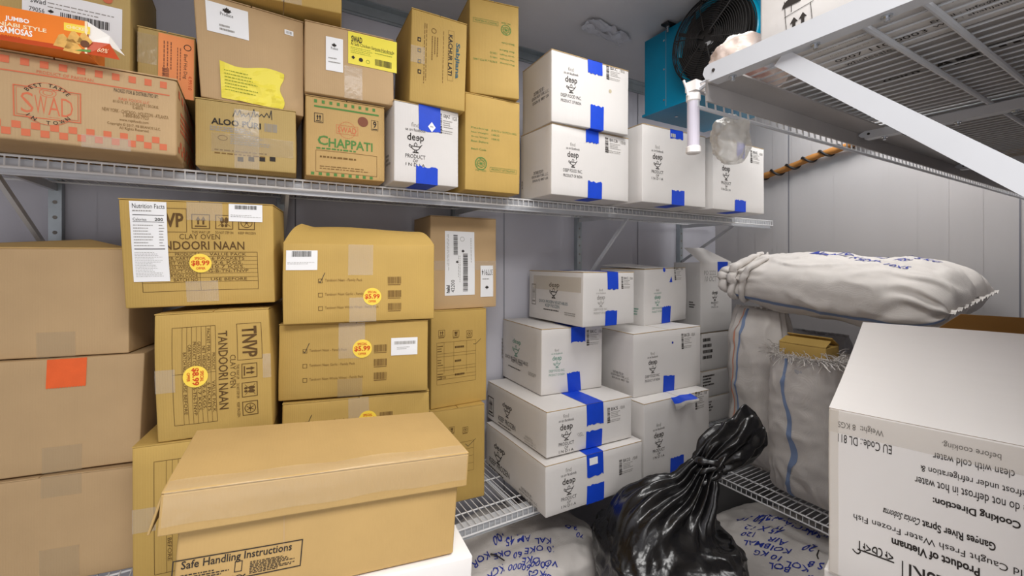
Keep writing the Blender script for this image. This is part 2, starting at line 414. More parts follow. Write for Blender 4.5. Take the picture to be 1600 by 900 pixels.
        for i in range(n):
            ua, ub = u0+(u1-u0)*i/n, u0+(u1-u0)*(i+1)/n; va, vb = v+jag[i], v+jag[i+1]
            for q in range(k):
                f0, f1 = q/k, (q+1)/k
                sk = lambda f: skew*(1-f)
                F.poly([(ua+sk(f0), va+(edge-va)*f0), (ub+sk(f0), vb+(edge-vb)*f0), (ub+sk(f1), vb+(edge-vb)*f1), (ua+sk(f1), va+(edge-va)*f1)], m, a, off)
        if y2 is None:
            G = s.top if where == 'top' else s.bottom
            L = run*s.d
            if where == 'top': G.rect((u0, -off, u1, L), m, a, off, 4, 8)
            else: G.rect((u0, s.d-L, u1, s.d+off), m, a, 0.0008, 4, 4)
        return a
    def clear(s, F, r, m='clear_tape', name='clear_tape'):
        a = s.part(name); r = (max(0, r[0]), max(0, r[1]), min(F.W, r[2]), min(F.H-.001, r[3])); F.rect(r, m, a, 0.0012, 6, 6); return a

def arrows_icon(F, r, m, t=None):
    u0, v0, u1, v1 = r; W, H = u1-u0, v1-v0; t = t or 0.05*H
    F.frame(r, t, m)
    F.rect((u0+0.18*W, v0+0.14*H, u1-0.18*W, v0+0.22*H), m)
    for c in (0.36, 0.64):
        x = u0+c*W; F.rect((x-0.05*W, v0+0.3*H, x+0.05*W, v0+0.62*H), m)
        F.poly([(x-0.13*W, v0+0.58*H), (x+0.13*W, v0+0.58*H), (x, v0+0.86*H)], m)
def feet_icon(F, r, m):
    u0, v0, u1, v1 = r; W, H = u1-u0, v1-v0; F.frame(r, 0.05*H, m)
    for c, a in ((0.38, 1), (0.62, -1)):
        x = u0+c*W; F.disc((x, v0+0.62*H), 0.11*W, m, ry=0.22*H); F.disc((x+a*0.02*W, v0+0.26*H), 0.08*W, m, ry=0.11*H)
    F.line((u0+0.15*W, v0+0.2*H), (u0+0.85*W, v0+0.85*H), 0.03*H, m); F.line((u0+0.85*W, v0+0.2*H), (u0+0.15*W, v0+0.85*H), 0.03*H, m)
def frost_icon(F, r, m):
    u0, v0, u1, v1 = r; W, H = u1-u0, v1-v0; F.frame(r, 0.05*H, m); c = ((u0+u1)/2, (v0+v1)/2)
    F.disc(c, 0.36*W, m, ry=0.36*H, r0=0.05*H)
    for k in range(3):
        a = k*math.pi/3; F.line((c[0]-0.26*W*math.cos(a), c[1]-0.26*H*math.sin(a)), (c[0]+0.26*W*math.cos(a), c[1]+0.26*H*math.sin(a)), 0.04*H, m)
    F.disc(c, 0.08*W, m)
def maple(F, c, r, m, acc=None, off=None):
    P = [(0,1),(0.2,0.55),(0.45,0.7),(0.4,0.3),(0.85,0.42),(0.75,0.1),(1,-0.05),(0.5,-0.35),(0.55,-0.55),(0.08,-0.45),(0.08,-0.9)]
    P = P+[(-x, y) for x, y in P[::-1] if x != 0]
    for k in range(len(P)):
        F.poly([c, (c[0]+P[k][0]*r, c[1]+P[k][1]*r), (c[0]+P[(k+1)%len(P)][0]*r, c[1]+P[(k+1)%len(P)][1]*r)][::-1], m, acc, off)
def lamp_logo(F, cx, vb, vt, m):
    H = vt-vb; t = 0.075*H
    bowl = [(cx+0.42*H*math.cos(a), vb+0.62*H+0.36*H*math.sin(a)) for a in [math.pi+math.pi*k/10 for k in range(11)]]
    F.path(bowl+[bowl[0]], t, m)
    F.path([(cx-0.42*H, vb+0.62*H), (cx-0.62*H, vb+0.78*H), (cx-0.66*H, vb+0.6*H), (cx-0.4*H, vb+0.42*H)], t*0.8, m)
    F.path([(cx+0.42*H, vb+0.62*H), (cx+0.66*H, vb+0.84*H), (cx+0.36*H, vb+0.44*H)], t*0.8, m)
    F.path([(cx-0.12*H, vb+0.66*H), (cx-0.16*H, vb+0.82*H), (cx, vb+1.0*H), (cx+0.15*H, vb+0.82*H), (cx+0.1*H, vb+0.66*H)], t*0.8, m)
    F.path([(cx-0.12*H, vb+0.26*H), (cx-0.04*H, vb+0.12*H), (cx-0.3*H, vb+0.02*H), (cx+0.3*H, vb+0.02*H), (cx+0.04*H, vb+0.12*H), (cx+0.12*H, vb+0.26*H)], t, m)
def deep_word(F, r, m):
    u0, v0, u1, v1 = r; W, H = u1-u0, v1-v0; xh = 0.62*H; lo = v0+0.14*H
    d = lambda a, b, y0, y1, ch: F.text(ch, (u0+a*W, y0, u0+b*W, y1), m, bold=0.012)
    d(0.0, 0.23, lo, v1, 'd'); d(0.27, 0.49, lo, lo+xh, 'e'); d(0.77, 1.0, v0-0.1*H, lo+xh, 'p')
    v, f, asp = glyphs('e', 0.012); x0 = u0+0.52*W; w = 0.22*W
    F.acc.add([F.p(x0+(1-a)*w, lo+b*xh) for a, b in v], [q[::-1] for q in f], m)
def deep_print(F, cx, y0, y1, style='india', m='ink_black', find=True):
    """the maker's mark: small line, word mark, oil lamp and country lines"""
    u, vt = F.px(cx, y0); _, vb = F.px(cx, y1); H = vt-vb; at = lambda f: vt-f*H
    if find:
        F.text('find', (u-0.10*H, at(0.10), u+0.08*H, at(0.0)), 'ink_grey'); F.text('us on facebook', (u-0.24*H, at(0.20), u+0.24*H, at(0.13)), m)
    deep_word(F, (u-0.2*H, at(0.44), u+0.2*H, at(0.25)), m); lamp_logo(F, u, at(0.69), at(0.455), m)
    if style == 'india':
        F.text('PRODUCT', (u-0.24*H, at(0.82), u+0.24*H, at(0.73)), m); F.text('OF', (u-0.06*H, at(0.91), u+0.06*H, at(0.845)), m)
        F.text('I N D I A', (u-0.23*H, at(1.0), u+0.23*H, at(0.93)), m)
    elif style == 'inc':
        F.text('DEEP FOOD INC.', (u-0.34*H, at(0.83), u+0.34*H, at(0.74)), m); F.text('PRODUCT OF INDIA', (u-0.34*H, at(0.97), u+0.34*H, at(0.89)), m)
def batch_print(F, xl, yt, yb, xr, code, seed=0):
    r = F.span(xl, yt, yb, xr); u0, v0, u1, v1 = r; W, H = u1-u0, v1-v0
    F.bars((u0, v0, u0+0.14*W, v1), 'ink_black', seed, 14, vertical=True)
    F.text(code, (u0+0.2*W, v1-0.24*H, u0+0.55*W, v1-0.04*H), 'ink_black'); F.text('/'+code[:1]+'8', (u0+0.66*W, v1-0.26*H, u0+0.92*W, v1-0.06*H), 'ink_grey')
    F.rows((u0+0.2*W, v0+0.28*H, u0+0.7*W, v1-0.3*H), 4, 'ink_grey', seed, fill=0.4); F.rows((u0+0.12*W, v0, u1, v0+0.2*H), 2, 'ink_grey', seed+1, fill=0.4)
def side_lines(F, xl, yt, yb, xr, m='ink_black', seed=0):
    u0, v0, u1, v1 = F.span(xl, yt, yb, xr); H = v1-v0
    F.text('DISTRIBUTED BY :', (u0+0.12*(u1-u0), v1-0.28*H, u1-0.25*(u1-u0), v1), m)
    F.text('EDISON NEW YORK, L.L.C.', (u0, v1-0.62*H, u1, v1-0.36*H), m); F.text('EDISON, NJ  08837  USA', (u0+0.05*(u1-u0), v0, u1, v0+0.28*H), m)

# ---------------------------------------------------------------- room
XR, YB, ZC = 2.95, 2.02, 1.155+EYE
def slab(name, a, b, m, kind='structure'):
    A = Acc(); A.box(a, b, m); o = A.build(name); o['kind'] = kind; return o
slab('floor', (-1.5, -1.8, -0.08), (3.1, 2.2, 0.0), 'floor_grey')
slab('ceiling', (-1.5, -1.8, ZC), (3.1, 2.2, ZC+0.1), 'panel_ceiling')
def panel_wall(name, a, b, axis, seams, face, m):
    """insulated panel wall: flat skin, shallow ribs and joint lines"""
    A = Acc(); A.box(a, b, m); d = 1 if face[1] > 0 else -1; pos = face[0]
    lo, hi = (a[0], b[0]) if axis == 'x' else (a[1], b[1])
    t = lo+0.07
    while t < hi:
        q = [(t-0.004, 0.0), (t+0.004, 0.0)]; e = pos+d*0.0012
        P = (lambda u, z: (u, e, z)) if axis == 'x' else (lambda u, z: (e, u, z))
        A.add([P(t-0.012, 0.01), P(t+0.012, 0.01), P(t+0.012, ZC-0.01), P(t-0.012, ZC-0.01)], [(0, 1, 2, 3)], m)
        t += 0.118
    for t in seams:
        e = pos+d*0.002
        P = (lambda u, z: (u, e, z)) if axis == 'x' else (lambda u, z: (e, u, z))
        A.add([P(t-0.0025, 0.0), P(t+0.0025, 0.0), P(t+0.0025, ZC), P(t-0.0025, ZC)], [(0, 1, 2, 3)], 'panel_seam')
    o = A.build(name); o['kind'] = 'structure'; return o
panel_wall('wall_back', (-1.5, YB, 0), (3.1, YB+0.1, ZC), 'x', (0.14, 1.14, 2.14), (YB, -1), 'panel_white')
panel_wall('wall_right', (XR, -0.25, 0), (XR+0.1, YB, ZC), 'y', (0.52, 1.5), (XR, -1), 'panel_side')
panel_wall('wall_left', (-1.5, -1.8, 0), (-1.4, YB, ZC), 'y', (-0.9, 0.1, 1.1), (-1.4, 1), 'panel_white')
panel_wall('wall_front', (0.62, -0.22, 0), (XR, -0.13, ZC), 'x', (1.6,), (-0.13, 1), 'panel_white')
slab('wall_entry', (-1.5, -1.8, 0), (3.1, -1.7, ZC), 'panel_white')
slab('wall_corridor', (3.0, -1.7, 0), (3.1, -0.25, ZC), 'panel_white')
A = Acc(); A.box((-1.4, YB-0.012, ZC-0.045), (XR, YB-0.001, ZC-0.0005), 'galvanized'); A.box((-1.4, YB-0.05, ZC-0.006), (XR, YB-0.0125, ZC-0.0005), 'galvanized')
A.box((-1.4, YB-0.009, ZC-0.056), (XR, YB-0.0015, ZC-0.0455), 'galvanized')
struct(A.build('trim_1'))

# crumpled silver tape hanging off the ceiling
def crumpled(name, w, d, amp, seed, m, parent=None, n=26):
    A = Acc(); vs = []; R = random.Random(seed)
    for j in range(n+1):
        for i in range(n+1):
            x, y = (i/n-0.5)*w, (j/n-0.5)*d
            e = 1-abs(2*i/n-1)**3*0.2
            q = noise.noise_vector(Vector((x*14+seed, y*14, seed)))
            c = noise.cell_vector(Vector((x*11, y*11, seed))) if False else q
            up = abs(noise.noise(Vector((x*9+seed, y*12, 2.0))))
            edge = noise.noise(Vector((i*0.35, j*0.35, seed)))*0.02
            vs.append((x+q.x*0.012+edge, y*e+q.y*0.012+edge, -up*amp))
    A.add(vs, [(j*(n+1)+i, j*(n+1)+i+1, (j+1)*(n+1)+i+1, (j+1)*(n+1)+i) for j in range(n) for i in range(n)], m)
    return A.build(name, parent, smooth=False)
o = crumpled('foil_patch', 0.30, 0.10, 0.03, 3, 'foil'); o.location = (1.50, 1.62, ZC-0.004); o.rotation_euler = (0, 0, 0.15)
tag(o, 'crumpled silver tape patch peeling off the grey ceiling', 'tape')

# ---------------------------------------------------------------- wire shelves
def wires_along(A, axis, lo, hi, c0, c1, z, pitch, r, m, curl=None):
    k = int((hi-lo)/pitch)
    for i in range(k+1):
        t = lo+(hi-lo)*i/k
        P = (lambda a, zz: (t, a, zz)) if axis == 'y' else (lambda a, zz: (a, t, zz))
        pts = [P(c1, z), P(c0, z)]
        if curl: pts += [P(c0, z-curl)]
        A.tube(pts, r, m, 5, False)
def shelf_bracket(root, x, yf, yw, z, post=(0.55, 0.12), mtl='shelf_grey', sgn=1, brace=True):
    """post on the wall, arm under the wires and a slanting brace"""
    b = Acc(); b.box((x-0.016, yw-0.03*sgn, z-post[0]) if sgn > 0 else (x-0.016, yw, z-post[0]), (x+0.016, yw, z+post[1]) if sgn > 0 else (x+0.016, yw+0.03, z+post[1]), 'galvanized')
    for zz in np.arange(z-post[0]+0.04, z+post[1], 0.05): b.tube([(x, yw-0.0302*sgn, zz), (x, yw-0.0315*sgn, zz)], 0.006, 'ink_grey', 10)
    o = b.build('shelf_bracket', root)
    a = Acc(); a.bar((x, yf, z-0.012), (x, yw-0.031*sgn, z-0.012), 0.012, 0.022, mtl); a.build('arm', o)
    if not brace: return o
    c = Acc(); L = abs(yf-yw)*(0.86 if x == 1.63 else 0.5); c.bar((x, yf+0.03*sgn, z-0.03), (x, yw-0.034*sgn, z-0.03-L), 0.011, 0.016, mtl); c.build('brace', o)
    return o
def wire_shelf(label, x0, x1, yf, yb, z, posts, name='wire_shelf', rail=True, m='shelf_white', lip=0.034, post=(0.55, 0.12), bracket_lead=0.0):
    root = empty(name, ((x0+x1)/2, yb, z)); tag(root, label, 'shelf'); T = Matrix.Translation(-Vector(root.location))
    off = lambda A: setattr(A, 'v', [tuple(Vector(v)-Vector(root.location)) for v in A.v])
    A = Acc(); wires_along(A, 'y', x0, x1, yf, yb, z-0.0025, 0.0254, 0.0018, m)
    for y in np.linspace(yf+0.10, yb-0.004, 3): A.tube([(x0, y, z-0.0075), (x1, y, z-0.0075)], 0.0032, m, 6)
    off(A); A.build('wire_deck', root)
    A = Acc(); k = int((x1-x0)/0.0254)
    for i in range(k+1):
        x = x0+(x1-x0)*i/k; A.tube([(x, yf, z-0.005), (x, yf-0.002, z-lip)], 0.0018, m, 5, False)
    A.tube([(x0, yf, z-0.0045), (x1, yf, z-0.0045)], 0.0032, m, 6); A.tube([(x0, yf-0.002, z-lip), (x1, yf-0.002, z-lip)], 0.0036, m, 6)
    off(A); A.build('front_lip', root)
    if rail:
        A = Acc(); A.box((x0, yf+0.014, z-0.05), (x1, yf+0.017, z-0.012), 'shelf_grey'); A.box((x0, yf+0.014, z-0.0125), (x1, yf+0.05, z-0.0095), 'shelf_grey')
        A.box((x0, yf+0.0065, z-0.052), (x1, yf+0.0165, z-0.049), 'shelf_grey')
        off(A); A.build('front_rail', root)
    for x in posts:
        n0 = len(COL.objects); o = shelf_bracket(root, x, yf+0.02, YB-0.001, z-0.012, post, brace=(x != 0.85 and z > 1.5))
        for ob in [o]+list(o.children): ob.data.transform(T)
    return root
ZU, ZL = 0.27+EYE, -1.0+EYE
wire_shelf('white ventilated wire shelf along the back wall, loaded with brown and white cartons', -1.3, 2.86, 1.555, YB-0.04, ZU, (-0.57, 0.088, 0.85, 1.63, 2.53))
wire_shelf('low wire shelf under the stacked white cartons with blue tape', 0.575, 2.86, 1.50, YB-0.04, ZL, (0.93, 1.63, 2.53), post=(0.12, 0.1))
wire_shelf('low wire shelf under the plain brown cartons at the left edge', -1.3, 0.57, 1.50, YB-0.04, -0.86+EYE, (-0.57, 0.2), post=(0.2, 0.1))

# low shelf along the right wall
XS, ZS = 2.05, -1.10+EYE
root = empty('wire_shelf', (XR, 1.0, ZS)); tag(root, 'low white wire shelf along the right wall under the standing woven sacks', 'shelf')
def off(A): A.v = [tuple(Vector(v)-Vector(root.location)) for v in A.v]
A = Acc(); wires_along(A, 'x', -0.1, 1.465, XS, XR-0.01, ZS-0.0025, 0.0254, 0.002, 'shelf_white')
for x in (XS+0.11, XS+0.36, XS+0.55, XR-0.02): A.tube([(x, -0.1, ZS-0.0085), (x, 1.465, ZS-0.0085)], 0.004, 'shelf_white')
off(A); A.build('wire_deck', root)
A = Acc(); k = 62
for i in range(k+1):
    y = -0.1+1.565*i/k; A.tube([(XS, y, ZS-0.001), (XS-0.002, y, ZS-0.032)], 0.002, 'shelf_white', 5, False)
for z in (ZS-0.001, ZS-0.032): A.tube([(XS-0.001, -0.1, z), (XS-0.001, 1.465, z)], 0.0036, 'shelf_white')
off(A); A.build('front_lip', root)
for y in (0.1, 0.75, 1.40):
    b = Acc(); b.bar((XS+0.02, y, ZS-0.022), (XR-0.031, y, ZS-0.022), 0.012, 0.02, 'shelf_grey'); b.box((XR-0.03, y-0.016, ZS-0.06), (XR-0.0005, y+0.016, ZS+0.02), 'galvanized')
    off(b); b.build('shelf_bracket', root)

# overhead shelf on the wall beside the doorway
ZO = 0.318+EYE; YO = 0.492; XO = 0.672
root = empty('wire_shelf', (1.8, -0.13, ZO)); tag(root, 'overhead wire shelf seen from below, holding printed white cartons', 'shelf')
A = Acc(); wires_along(A, 'y', XO, XR-0.03, -0.1, YO, ZO-0.0025, 0.0254, 0.0018, 'shelf_grey')
for y in (0.0, 0.195, 0.255): A.tube([(XO-0.01, y, ZO-0.0085), (XR-0.03, y, ZO-0.0085)], 0.0042, 'shelf_grey', 8)
off(A); A.build('wire_deck', root)
A = Acc(); k = int((XR-0.03-XO)/0.0254)
for i in range(k+1):
    x = XO+(XR-0.03-XO)*i/k; A.tube([(x, YO, ZO-0.001), (x, YO+0.004, ZO-0.014), (x, YO+0.002, ZO-0.043)], 0.0018, 'shelf_grey', 5, False)
for z, r in ((ZO-0.016, 0.0028), (ZO-0.043, 0.0036)): A.tube([(XO, YO+0.003, z), (XR-0.03, YO+0.003, z)], r, 'shelf_grey')
A.tube([(XO, YO-0.05, ZO-0.001), (XO, YO+0.003, ZO-0.014), (XO, YO+0.003, ZO-0.043)], 0.0036, 'shelf_grey')
off(A); A.build('front_lip', root)
A = Acc(); A.box((XO-0.012, YO-0.026, ZO-0.044), (XR-0.03, YO-0.022, ZO-0.006), 'shelf_dull'); A.box((XO-0.012, YO-0.075, ZO-0.0145), (XR-0.03, YO-0.0265, ZO-0.0115), 'shelf_dull')
off(A); A.build('front_rail', root)
for bi, x in enumerate((0.655, 1.225, 1.88, 2.50)):
    z = ZO-0.022 if bi == 0 else ZO-0.032
    a = Acc(); zt = ZO+0.010 if bi == 0 else ZO-0.0145; zb = ZO-0.017 if bi == 0 else ZO-0.030
    ye = YO-0.028
    pr = [(-0.128, zb+0.0), (-0.128, zt), (ye-0.012, zt), (ye-0.003, zt-0.004), (ye, (zt+zb)/2), (ye-0.005, zb+0.003), (ye-0.014, zb)]
    n = len(pr); xa, xb = x-0.011, x+0.0015
    a.add([(xa, p[0], p[1]) for p in pr]+[(xa+0.0025, p[0], p[1]) for p in pr], [tuple(range(n)), tuple(range(2*n-1, n-1, -1))]+[(i, (i+1) % n, (i+1) % n+n, i+n)[::-1] for i in range(n)], 'shelf_grey')
    a.box((xa, -0.128, zb-0.0025), (x+0.012, ye-0.012, zb), 'shelf_grey')
    off(a); arm = a.build('shelf_bracket', root)
    h = Acc()
    a = Acc(); a.tube([(xa-0.0012, ye-0.020, (zt+zb)/2), (xa-0.0002, ye-0.020, (zt+zb)/2)], 0.0028, 'ink_black', 8); off(a); a.build('rivet_hole', arm)
    for y in (ye-0.045, 0.30, 0.222):
        h = Acc(); h.tube([(x+0.002, y, zb-0.001), (x+0.002, y, zb-0.0025), (x+0.002, y, zb-0.0026), (x+0.002, y, zb-0.0049), (x+0.002, y, zb-0.005), (x+0.002, y, zb-0.010)], [.0032, .0032, .006, .006, .0032, .0032], 'bolt_steel', 8)
        off(h); h.build('bolt', arm)
    c = Acc(); y0, z0 = 0.345, zb-0.004; y1 = -0.126
    c.bar((x+0.001, y0, z0), (x+0.001, y1, z0-(y0-y1)*0.93), 0.003, 0.024, 'shelf_grey', up=(0, 1, 1)); c.bar((x+0.007, y0-0.002, z0-0.012), (x+0.007, y1, z0-(y0-y1)*0.93-0.012), 0.014, 0.003, 'shelf_grey', up=(0, 1, 1))
    off(c); c.build('brace', arm)
# clear tube with white caps on the shelf corner
root = empty('hanging_tube', (0.672, 0.503, ZO-0.12)); tag(root, 'clear plastic tube with white caps hanging from the overhead shelf corner', 'tube')
A = Acc(); A.tube([(0, 0, 0.005), (0, 0, 0.095)], 0.0105, 'tube_plastic', 18); A.build('tube_body', root, smooth=False)
for z0, z1, r in ((-0.004, 0.009, 0.0125), (0.088, 0.104, 0.0122)):
    A = Acc(); A.tube([(0, 0, z0), (0, 0, z0+0.002), (0, 0, z1-0.002), (0, 0, z1)], [r*0.85, r, r, r*0.85], 'cap_white', 18); A.build('cap', root)
A = Acc(); A.box((-0.012, -0.014, 0.1045), (0.014, 0.008, 0.122), 'cap_white')
A.tube([(-0.012+0.004*math.sin(q)-0.012*math.sin(q*0.5), 0.002, 0.098+0.004*q*2) for q in np.linspace(0, 3.1, 9)], 0.0022, 'cap_white', 6); A.build('clip', root)

# ---------------------------------------------------------------- cooling unit
root = empty('evaporator_unit', (1.96, 1.17, 0.744+EYE)); tag(root, 'teal ceiling cooling unit with a black fan guard', 'cooling unit')
loc = Vector(root.location); X0, X1, Y0, Y1, Z0, Z1 = 1.72, 2.2, 0.76, 1.577, 0.744+EYE, 1.135+EYE
def off(A): A.v = [tuple(Vector(v)-loc) for v in A.v]
A = Acc(); A.box((X0, Y0, Z0+0.012), (X1, Y1, Z1), 'teal_paint')
off(A); cab = A.build('cabinet', root); mo = cab.modifiers.new('bevel', 'BEVEL'); mo.width = 0.004; mo.segments = 2
A = Acc(); A.box((X0-0.0012, Y0+0.135, Z0+0.013), (X0+0.0005, Y0+0.1362, Z1-0.002), 'plate_grey'); A.box((X0-0.0012, Y1-0.1362, Z0+0.013), (X0+0.0005, Y1-0.135, Z1-0.002), 'plate_grey')
for y in (Y1-0.125, Y0+0.125):
    for z in (Z0+0.05, Z0+0.2, Z1-0.05): A.tube([(X0-0.003, y, z), (X0, y, z)], 0.005, 'bolt_steel', 8)
off(A); A.build('panel_seam', cab)
A = Acc(); A.box((X0-0.012, Y0-0.006, Z0), (X1+0.006, Y1+0.006, Z0+0.012), 'teal_paint')
for y in (Y0+0.1, Y1-0.1): A.tube([(X0+0.12, y, Z0-0.004), (X0+0.12, y, Z0)], 0.008, 'bolt_steel', 8)
off(A); A.build('drain_pan', root)
CY, CZ = 1.17, 0.955+EYE
def ring(A, x, r, t, m, n=48): A.tube([(x, CY+r*math.cos(2*math.pi*k/n), CZ+r*math.sin(2*math.pi*k/n)) for k in range(n+1)], t, m, 6, False)
A = Acc(); n = 56
prof = [(X0+0.002, 0.196), (X0-0.012, 0.196), (X0-0.020, 0.191), (X0-0.020, 0.183), (X0-0.012, 0.178), (X0+0.002, 0.176)]
vs = [(x, CY+r*math.cos(2*math.pi*k/n), CZ+r*math.sin(2*math.pi*k/n)) for k in range(n) for x, r in prof]; q = len(prof)
A.add(vs, [(k*q+j, ((k+1) % n)*q+j, ((k+1) % n)*q+j+1, k*q+j+1) for k in range(n) for j in range(q-1)], 'teal_ring'); off(A); A.build('fan_shroud', root, smooth=True)
A = Acc(); A.add([(X0-0.0015, CY+0.176*math.cos(2*math.pi*k/n), CZ+0.176*math.sin(2*math.pi*k/n)) for k in range(n)], [tuple(range(n))[::-1]], 'fan_black'); off(A); A.build('fan_opening', root)
A = Acc(); XG = 1.645
for i, r in enumerate(np.linspace(0.045, 0.165, 15)): ring(A, XG-0.006*(1-(r/0.165)**2), r, 0.0017, 'fan_black')
for j, (x, r) in enumerate(((XG+0.004, 0.175), (XG+0.016, 0.183), (XG+0.032, 0.188), (XG+0.048, 0.190), (XG+0.062, 0.190))): ring(A, x, r, 0.0020, 'fan_black', 56)
for k in range(6):
    a = math.radians(18+60*k); c, s_ = math.cos(a), math.sin(a)
    A.tube([(XG-0.007, CY+c*0.03, CZ+s_*0.03), (XG-0.001, CY+c*0.165, CZ+s_*0.165), (XG+0.018, CY+c*0.186, CZ+s_*0.186), (X0-0.01, CY+c*0.193, CZ+s_*0.193)], 0.0028, 'fan_black', 6)
off(A); A.build('fan_guard', root)
for k in range(5):
    A = Acc(); a0 = 2*math.pi*k/5+0.4; vs = []; m_ = 8
    for i in range(m_+1):
        r = 0.055+0.105*i/m_
        for j in range(7):
            t = (j/6-0.5)*(0.75+0.25*i/m_); a = a0+t+0.25*i/m_
            vs.append((1.688-t*0.045, CY+r*math.cos(a), CZ+r*math.sin(a)))
    fs = [(i*7+j, i*7+j+1, (i+1)*7+j+1, (i+1)*7+j) for i in range(m_) for j in range(6)]
    A.add(vs+[(x+0.0025, y, z) for x, y, z in vs], fs+[tuple(q+len(vs) for q in f[::-1]) for f in fs], 'fan_black'); off(A); A.build('fan_blade', root, smooth=True)
A = Acc(); A.tube([(X0-0.01, CY, CZ), (1.672, CY, CZ), (1.660, CY, CZ)], [0.058, 0.058, 0.05], 'fan_black', 28)
for q in np.linspace(0, 2*math.pi, 5)[:-1]: A.bar((1.656, CY+0.02*math.cos(q+0.5), CZ+0.02*math.sin(q+0.5)), (1.650, CY+0.16*math.cos(q+0.5), CZ+0.16*math.sin(q+0.5)), 0.014, 0.006, 'fan_black', up=(1, 0, 0))
off(A); mot = A.build('motor', root)
A = Acc(); A.box((1.6575, CY-0.028, CZ-0.030), (1.6595, CY+0.020, CZ-0.014), 'plate_grey'); off(A); A.build('rating_plate', mot)
for x, y in ((X0+0.045, Y1-0.16), (X0+0.045, Y0+0.16), (X1-0.05, Y1-0.16), (X1-0.05, Y0+0.16)):
    A = Acc(); A.box((x-0.085, y-0.02, Z1+0.004), (x+0.03, y+0.02, Z1+0.012), 'fan_black'); A.box((x-0.02, y-0.02, Z1), (x+0.02, y+0.02, Z1+0.004), 'teal_paint')
    A.tube([(x-0.062, y, Z1-0.03), (x-0.062, y, ZC-0.001)], 0.0045, 'bolt_steel', 8); A.tube([(x-0.062, y, Z1-0.006), (x-0.062, y, Z1+0.003)], 0.009, 'bolt_steel', 6)
    off(A); A.build('hanger', root)

# insulated drain pipe wound with black cable
root = empty('drain_pipe', (2.925, 1.2, 0.66+EYE)); tag(root, 'tan insulated pipe wound with black cable along the right wall', 'pipe')
PA, PB = Vector((2.918, 1.78, 0.545+EYE)), Vector((2.918, 0.55, 0.80+EYE)); loc = Vector(root.location)
A = Acc(); A.tube([PA+(PB-PA)*t+Vector((0, 0, 0.004*math.sin(t*22))) for t in np.linspace(0, 1, 40)], [0.019+0.002*math.sin(t*60) for t in np.linspace(0, 1, 40)], 'pipe_tan', 14); off(A); A.build('insulation', root, smooth=True)
A = Acc(); D = (PB-PA).normalized(); e1 = D.cross(Vector((1, 0, 0))).normalized(); e2 = D.cross(e1)
A.tube([PA+(PB-PA)*t+Vector((0, 0, 0.004*math.sin(t*22)))+(e1*math.cos(t*2*math.pi*13)+e2*math.sin(t*2*math.pi*13))*0.023 for t in np.linspace(0, 1, 330)], 0.0075, 'cable_black', 6); off(A); A.build('heat_cable', root, smooth=True)
for t in (0.05, 0.95):
    A = Acc(); p = PA+(PB-PA)*t; A.box((p.x+0.012, p.y-0.008, p.z-0.028), (XR-0.0005, p.y+0.008, p.z+0.028), 'galvanized'); off(A); A.build('pipe_clip', root)

# ---------------------------------------------------------------- white cartons with blue tape
WG = 'white cartons closed with blue tape'
def white(fit, label, **k):
    k.setdefault('bulge', 0.002)
    return Carton('white_carton', fit, 'card_white', label, WG, fl_m='card_tan', **k)
# upper shelf
b = white((1.009, 1.405, .271, 1.0, 0, 0.4, .43, .284, .225), 'larger white taped carton on the upper shelf at the bottom of a stack of two', seed=1)
F = b.front; deep_print(F, 895, 223, 279, 'inc'); batch_print(F, 945, 214, 238, 980, 'BKCB')
side_lines(b.left, 832, 270, 287, 857); b.left.text('KEEP FROZEN', b.left.span(815.5, 284, 296, 817.5), 'ink_black')
b.tape('bottom', 918, 940, 283); b.tape('top', 915, 935, 222); b.done()
b = white((1.003, 1.396, .557, -2.0, -0.2, 0.4, .405, .281, .23), 'white taped carton nearest the ceiling, on top of another white carton', seed=2, corner={(0,0,1): (0, 0, .004)})
F = b.front; deep_print(F, 892, 107, 164, 'inc'); batch_print(F, 947, 102, 124, 978, 'BKC'); F.disc(F.px(953, 143), 0.008, 'ink_pale')
side_lines(b.left, 832, 148, 168, 858); b.tape('bottom', 922, 943, 164); b.tape('top', 918, 941, 114); b.done()
b = white((1.485, 1.373, .271, -0.6, 0, 0, .437, .352, .27), 'white taped carton on the upper shelf under the teal cooling unit', seed=3)
F = b.front; deep_print(F, 1027, 227, 281); b.tape('bottom', 1049, 1069, 297); a = b.tape('top', 1047, 1067, 215)
r = F.span(1048, 208, 214, 1055); F.rect(r, 'paper_white', a, 0.002); F.bars(r, 'ink_black', 3, 8, a, 0.0024); batch_print(F, 1074, 210, 238, 1090, 'RE'); b.done()
b = white((1.988, 1.374, .271, 1.0, 0, 0, .470, .366, .27), 'white taped carton last in the row on the upper shelf, beside the right wall', seed=4)
F = b.front; deep_print(F, 1134, 246, 298); batch_print(F, 1172, 234, 254, 1193, 'BE'); b.tape('bottom', 1148, 1165, 312); b.tape('top', 1152, 1164, 246, skew=-0.01); b.done()
b = white((0.395, 1.443, .271, 2.0, 0, 0, .235, .272, .28), 'small white taped carton on the upper shelf among brown cartons', seed=5)
F = b.front; deep_print(F, 649, 192, 260); batch_print(F, 686, 176, 208, 716, 'GBJAZ'); a = b.tape('top', 654, 688, 203); b.tape('bottom', 650, 684, 259)
r = F.span(668, 190, 206, 680); F.poly([((r[0]+r[2])/2, r[1]), (r[2], (r[1]+r[3])/2), ((r[0]+r[2])/2, r[3]), (r[0], (r[1]+r[3])/2)], 'paper_white', a, 0.0022)
F.text('RETAIL', ((r[0]*.7+r[2]*.3), r[1]*.55+r[3]*.45, r[0]*.3+r[2]*.7, r[1]*.4+r[3]*.6), 'ink_black', acc=a, off=0.0028)
b.left.rows(b.left.span(604, 243, 262, 611), 3, 'ink_grey', 1); b.done()
